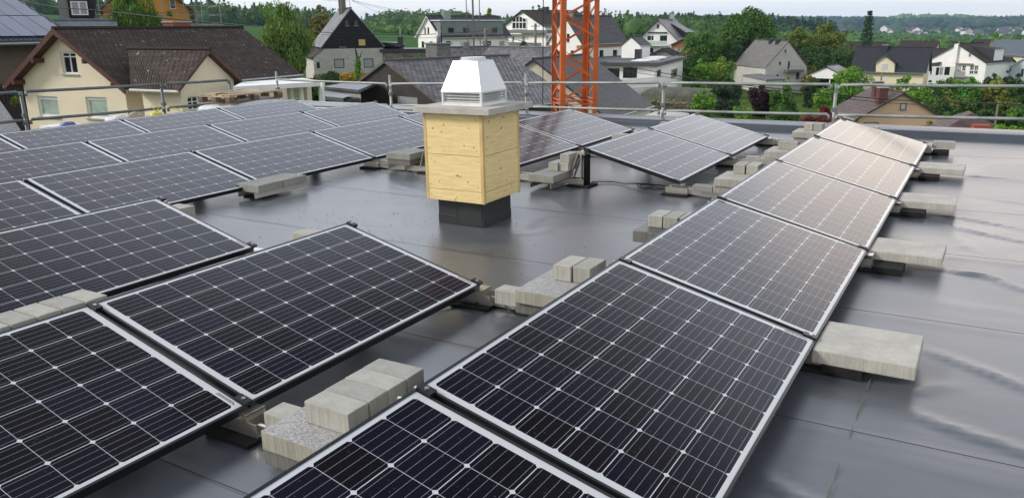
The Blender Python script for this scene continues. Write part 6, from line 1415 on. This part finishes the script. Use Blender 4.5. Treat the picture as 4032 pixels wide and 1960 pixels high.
for i, (x0, x1, y, mt, lb) in enumerate(((1690, 1960, 650, G_BR, 'fresh green tree touching the peach roof ridge'), (1900, 2130, 690, G_OL, 'olive tree right of the peach roof'), (2060, 2290, 660, G_MID, 'mid green tree in the belt right of the peach house'),
        (2180, 2380, 670, G_BRN, 'brownish tree in the belt above the thin post'), (2330, 2560, 690, G_OL, 'olive brown tree above the low brick-chimney roof'), (2440, 2700, 640, G_DARK, 'dark tree cut by the right edge below the rail'), (1880, 2090, 780, G_DARK, 'dark shrub below the olive trees'), (2230, 2420, 780, G_DARK, 'dark bush behind the thin post'), (2420, 2660, 790, G_MID, 'green bush low at the right edge'), (1780, 1960, 750, G_MID, 'bush tight against the peach gable'))):
    T('tree' if y < 770 else 'bush', lb, 'tree' if y < 770 else 'bush', 'T2', x0, x1, y, 98-(14 if y > 740 else 0)+i, mt, 'round' if y < 770 else 'bush', dens=1.1, trunk_frac=.08)
for i, (x0, x1, y, mt, lb, d) in enumerate(((1920, 2120, 592, G_BR, 'leafy green bush below the loggia of the white house', 150), (2100, 2270, 590, leafmat('lush leaves', (.03, .10, .01), (.05, .15, .02)), 'lush bright bush under the lattice windows', 148), (2290, 2420, 562, G_DARK, 'dark garden shrub right of the bright white gable', 160), (2330, 2440, 585, G_YEL, 'yellowish garden shrub below the grey-white house', 156), (2420, 2490, 540, G_CON, 'small clipped dark shrub before the pale blue house', 162), (2470, 2600, 565, G_DARK, 'dark rounded hedge at the right edge under the pale blue house', 158), (1840, 1895, 612, G_CON, 'little round dark shrub below the white side house', 150), (1560, 1830, 575, G_BR, 'thin climbing shrub before the yellow wall', 118))):
    T('bush', lb, 'bush', 'T2', x0, x1, y, d, mt, 'bush' if i < 7 else 'sparse', dens=1)
T('willow', 'yellow-green willow between the bright white gable and the cream villa', 'tree', 'T2', 2270, 2410, 328, 218, G_YEL, 'willow'); T('tree', 'dark purple treetop left of the far brown roof', 'tree', 'T2', 2140, 2265, 310, 262, G_PUR, 'bush')
T('tree', 'bright treeline clump left above the far brown roof', 'tree', 'T2', 2160, 2310, 268, 310, G_BR, 'bush', dens=1); T('tree', 'bright treeline clump right above the far brown roof', 'tree', 'T2', 2270, 2460, 250, 315, G_BR, 'bush', dens=1); T('tree', 'darker trees at the right edge beyond the cream villa', 'tree', 'T2', 2430, 2620, 275, 300, G_MID, 'bush', dens=1)
T('bush', 'bush at the far right corner beyond the parapet', 'bush', 'T2', 2370, 2590, 868, 58, G_BR, 'bush'); T('sapling', 'thin pale sapling in front of the peach wall', 'sapling', 'T2', 1695, 1800, 870, 64, G_YEL, 'sparse', dens=.7, leaf=.8); T('bush', 'lime bush at the right corner of the peach house', 'bush', 'T2', 1790, 1935, 915, 66, G_YEL, 'bush', dens=.8)
T('bush', 'green slope bushes between peach house and low brown roof', 'bush', 'T2', 1900, 2090, 860, 70, G_MID, 'bush')
T('tree', 'tree at the left edge of the green hillside beyond the balcony house', 'tree', '3', 1400, 1600, 380, 215, G_MID, 'round'); T('tree', 'dark tree hugging the left roof slope of the balcony house', 'tree', '3', 1290, 1450, 470, 200, G_DARK, 'bush')
T('tree', 'hidden green tree between mansard roof and balcony house', 'tree', '3', 1180, 1340, 520, 190, G_MID, 'bush'); T('hedge', 'garden hedge in front of the balcony house', 'hedge', '3', 1500, 1780, 790, 140, G_CON, 'bush'); T('hedge', 'dense green belt behind the flat-roofed house', 'hedge', '3', 2080, 2500, 760, 125, G_DARK, 'bush')
T('bush', 'small clipped dark bush before the balcony house wall', 'bush', '3', 1595, 1668, 760, 136, G_CON, 'column', ybase=860)
# ------------------------------------------------------------------ far woods (masses) and distant village
def wood(name, label, areas, mat, seed, fine=True):
    """tree crowns over polar patches, each a core lump with leaf sprays round it: (az0, az1, d0, d1, count, height, radius, conical share)"""
    rs = np.random.RandomState(seed)
    import bmesh
    bm = bmesh.new(); bmesh.ops.create_icosphere(bm, subdivisions=1 if fine else 2, radius=1); bv = np.array([v.co[:] for v in bm.verts]); bf = np.array([[v.index for v in f.verts] for f in bm.faces]); bm.free()
    V = []; F = []; Q = []; off = 0
    for a0, a1, d0, d1, n, h, rad, con in areas:
        for i in range(n):
            a = rs.uniform(a0, a1); d = math.sqrt(rs.uniform(d0*d0, d1*d1)); c = np.array([d*math.sin(R(a)), d*math.cos(R(a)), tz_pol(a, d)])
            hh = h*rs.uniform(.62, 1.18); r = rad*rs.uniform(.7, 1.25); cone = rs.uniform() < con
            shp = (lambda u: np.column_stack([u[:, 0]*r*.50*(1.06-u[:, 2]*.9), u[:, 1]*r*.50*(1.06-u[:, 2]*.9), u[:, 2]*hh*.54+hh*.56])) if cone else (lambda u: np.column_stack([u[:, 0]*r, u[:, 1]*r, u[:, 2]*hh*.5+hh*.48]))
            k = .86 if fine else 1.0
            V.append(shp(bv*k*(1+rs.uniform(-.25, .25, (len(bv), 1))))+c); F.append(bf+off); off += len(bv)
            if fine:
                m_ = 75; u = rs.normal(size=(m_, 3)); u[:, 2] = u[:, 2]*.9+.15; u /= np.linalg.norm(u, axis=1)[:, None]
                lump_ = 1+.16*np.sin(u[:, 0]*5+i)*np.cos(u[:, 1]*4+i*2); p = shp(u*(lump_*rs.uniform(.86, 1.10, m_))[:, None])+c
                nn = u+rs.normal(size=(m_, 3))*.8; nn /= np.linalg.norm(nn, axis=1)[:, None]; t = np.cross(nn, rs.normal(size=(m_, 3))); t /= np.linalg.norm(t, axis=1)[:, None]; b = np.cross(nn, t)
                s = (d/792*2.4*rs.uniform(.6, 1.4, m_))[:, None]
                Q.append(np.stack([p-t*s*.6, p+b*s*.45, p+t*s*.6, p-b*s*.45], 1).reshape(-1, 3))
    V = np.concatenate(V); F = np.concatenate(F); nt_ = len(F); li = F.ravel(); tot = np.full(nt_, 3)
    if Q:
        Q = np.concatenate(Q); nq = len(Q)//4; li = np.concatenate([li, np.arange(nq*4)+len(V)]); tot = np.concatenate([tot, np.full(nq, 4)]); V = np.concatenate([V, Q])
    st = np.concatenate([[0], np.cumsum(tot)[:-1]])
    me = bpy.data.meshes.new(name); me.vertices.add(len(V)); me.vertices.foreach_set('co', V.astype(np.float32).ravel()); me.loops.add(len(li)); me.loops.foreach_set('vertex_index', li.astype(np.int32))
    me.polygons.add(len(tot)); me.polygons.foreach_set('loop_start', st.astype(np.int32)); me.polygons.foreach_set('loop_total', tot.astype(np.int32)); me.update(); me.materials.append(mat)
    o = bpy.data.objects.new(name, me); C.objects.link(o); tag(o, label, 'woodland', kind='stuff'); return o
FW1 = leafmat('far wood', (.018, .045, .012), (.035, .070, .016), scale=.02); FW2 = leafmat('far dark wood', (.010, .026, .012), (.018, .040, .016), scale=.01); FW3 = leafmat('far bright wood', (.040, .085, .018), (.065, .12, .024), scale=.02)
wood('woodland', 'mixed wood on the ridge at the upper left', [(-70, -49, 430, 560, 900, 13, 6, .5), (-52, -43, 450, 640, 700, 12, 6, .4)], FW1, 1)
wood('woodland', 'tall broadleaf wood behind the white dormer house', [(-39.6, -34, 520, 640, 420, 15, 8, 0), (-41, -28, 660, 800, 500, 15, 8, .2)], FW1, 2)
wood('woodland', 'low young scrub on the slope before the wood', [(-44, -36.0, 380, 520, 900, 4.5, 4, .3), (-46, -40, 520, 640, 300, 8, 6, .4)], FW3, 3)
wood('woodland', 'wooded slope behind the balcony house', [(-30, -14, 330, 480, 800, 12, 6.5, .25), (-28, -14, 480, 640, 500, 14, 7, .5)], FW1, 4)
wood('woodland', 'dark conifer wood right of the balcony house', [(-21, -9.5, 640, 820, 900, 17, 6, .8)], FW2, 5)
wood('woodland', 'dark forest along the far skyline at the right', [(-20, 8, 2300, 3400, 4200, 26, 20, .5)], FW2, 6, False)
wood('woodland', 'lighter forest patches on the far skyline', [(-20, -13, 2600, 3400, 350, 30, 26, .1), (-6, -2, 2700, 3300, 160, 32, 26, .1), (3.5, 8, 2200, 2500, 150, 30, 26, .1)], FW3, 7, False)
wood('woodland', 'green valley trees below the distant village', [(-16, 8, 420, 900, 1000, 11, 8, .1), (-14, 8, 900, 1500, 1300, 10, 11, .1)], leafmat('valley wood', (.022, .058, .014), (.045, .090, .020), scale=.01), 8)
wood('woodland', 'trees between the houses of the distant village', [(-16, 8, 1650, 2250, 260, 10, 11, .2)], FW1, 9)
V_W = plain('far white wall', (.72, .70, .66), .9, var=.05); V_R = plain('far grey roof', (.10, .095, .10), .8, var=.2, scale=.1)
vrs = random.Random(11); vh = None
for i in range(74):
    a = vrs.uniform(-13, 5.5); d = vrs.uniform(1500, 2000)
    if -9 < a < -7: continue
    if vh is None:
        vh = root('village_house', (0, 0, 0)); mb = MB(); mb.prism([(-6, -2), (6, -2), (6, 5), (0, 9), (-6, 5)], -7, 7); mb.build('wall', V_W, vh)
        mb = MB()
        for s in (-1, 1): mb.quad((s*6.7, -7.6, 4.8), (s*6.7, 7.6, 4.8), (0, 7.6, 9.5), (0, -7.6, 9.5)); mb.quad((s*6.7, -7.6, 4.4), (s*6.7, 7.6, 4.4), (0, 7.6, 9.1), (0, -7.6, 9.1))
        mb.build('roof', V_R, vh, fixn=False); o = vh
    else: o = copy_tree(vh)
    x, y = d*math.sin(R(a)), d*math.cos(R(a)); o.location = (x, y, tz_pol(a, d)+(4+5*(i % 3 == 0))); o.rotation_euler = (0, 0, vrs.uniform(0, 3.1)); s = vrs.uniform(.8, 1.25); o.scale = (s, s, s)
    tag(o, 'tiny pale house of the distant village on the far slope', 'house', 'houses of the distant village')
# ------------------------------------------------------------------ air
hz = MB(); hz.box(-4200, -600, -40, 1500, 4300, 75); hb_ = bpy.data.materials.new('haze'); hb_.use_nodes = True; nt = hb_.node_tree; nt.nodes.clear()
ho_ = N(nt, 'ShaderNodeOutputMaterial'); pv = N(nt, 'ShaderNodeVolumePrincipled'); pv.inputs['Color'].default_value = (.48, .68, .98, 1); pv.inputs['Density'].default_value = HAZE; pv.inputs['Anisotropy'].default_value = .2
L(nt, pv.outputs[0], ho_.inputs['Volume'])
if HAZE > 0:
    o = hz.build('haze', hb_); tag(o, kind='stuff')
bpy.context.view_layer.update()
for o in ROOFOBJ: o.matrix_world = ROOF @ o.matrix_basis
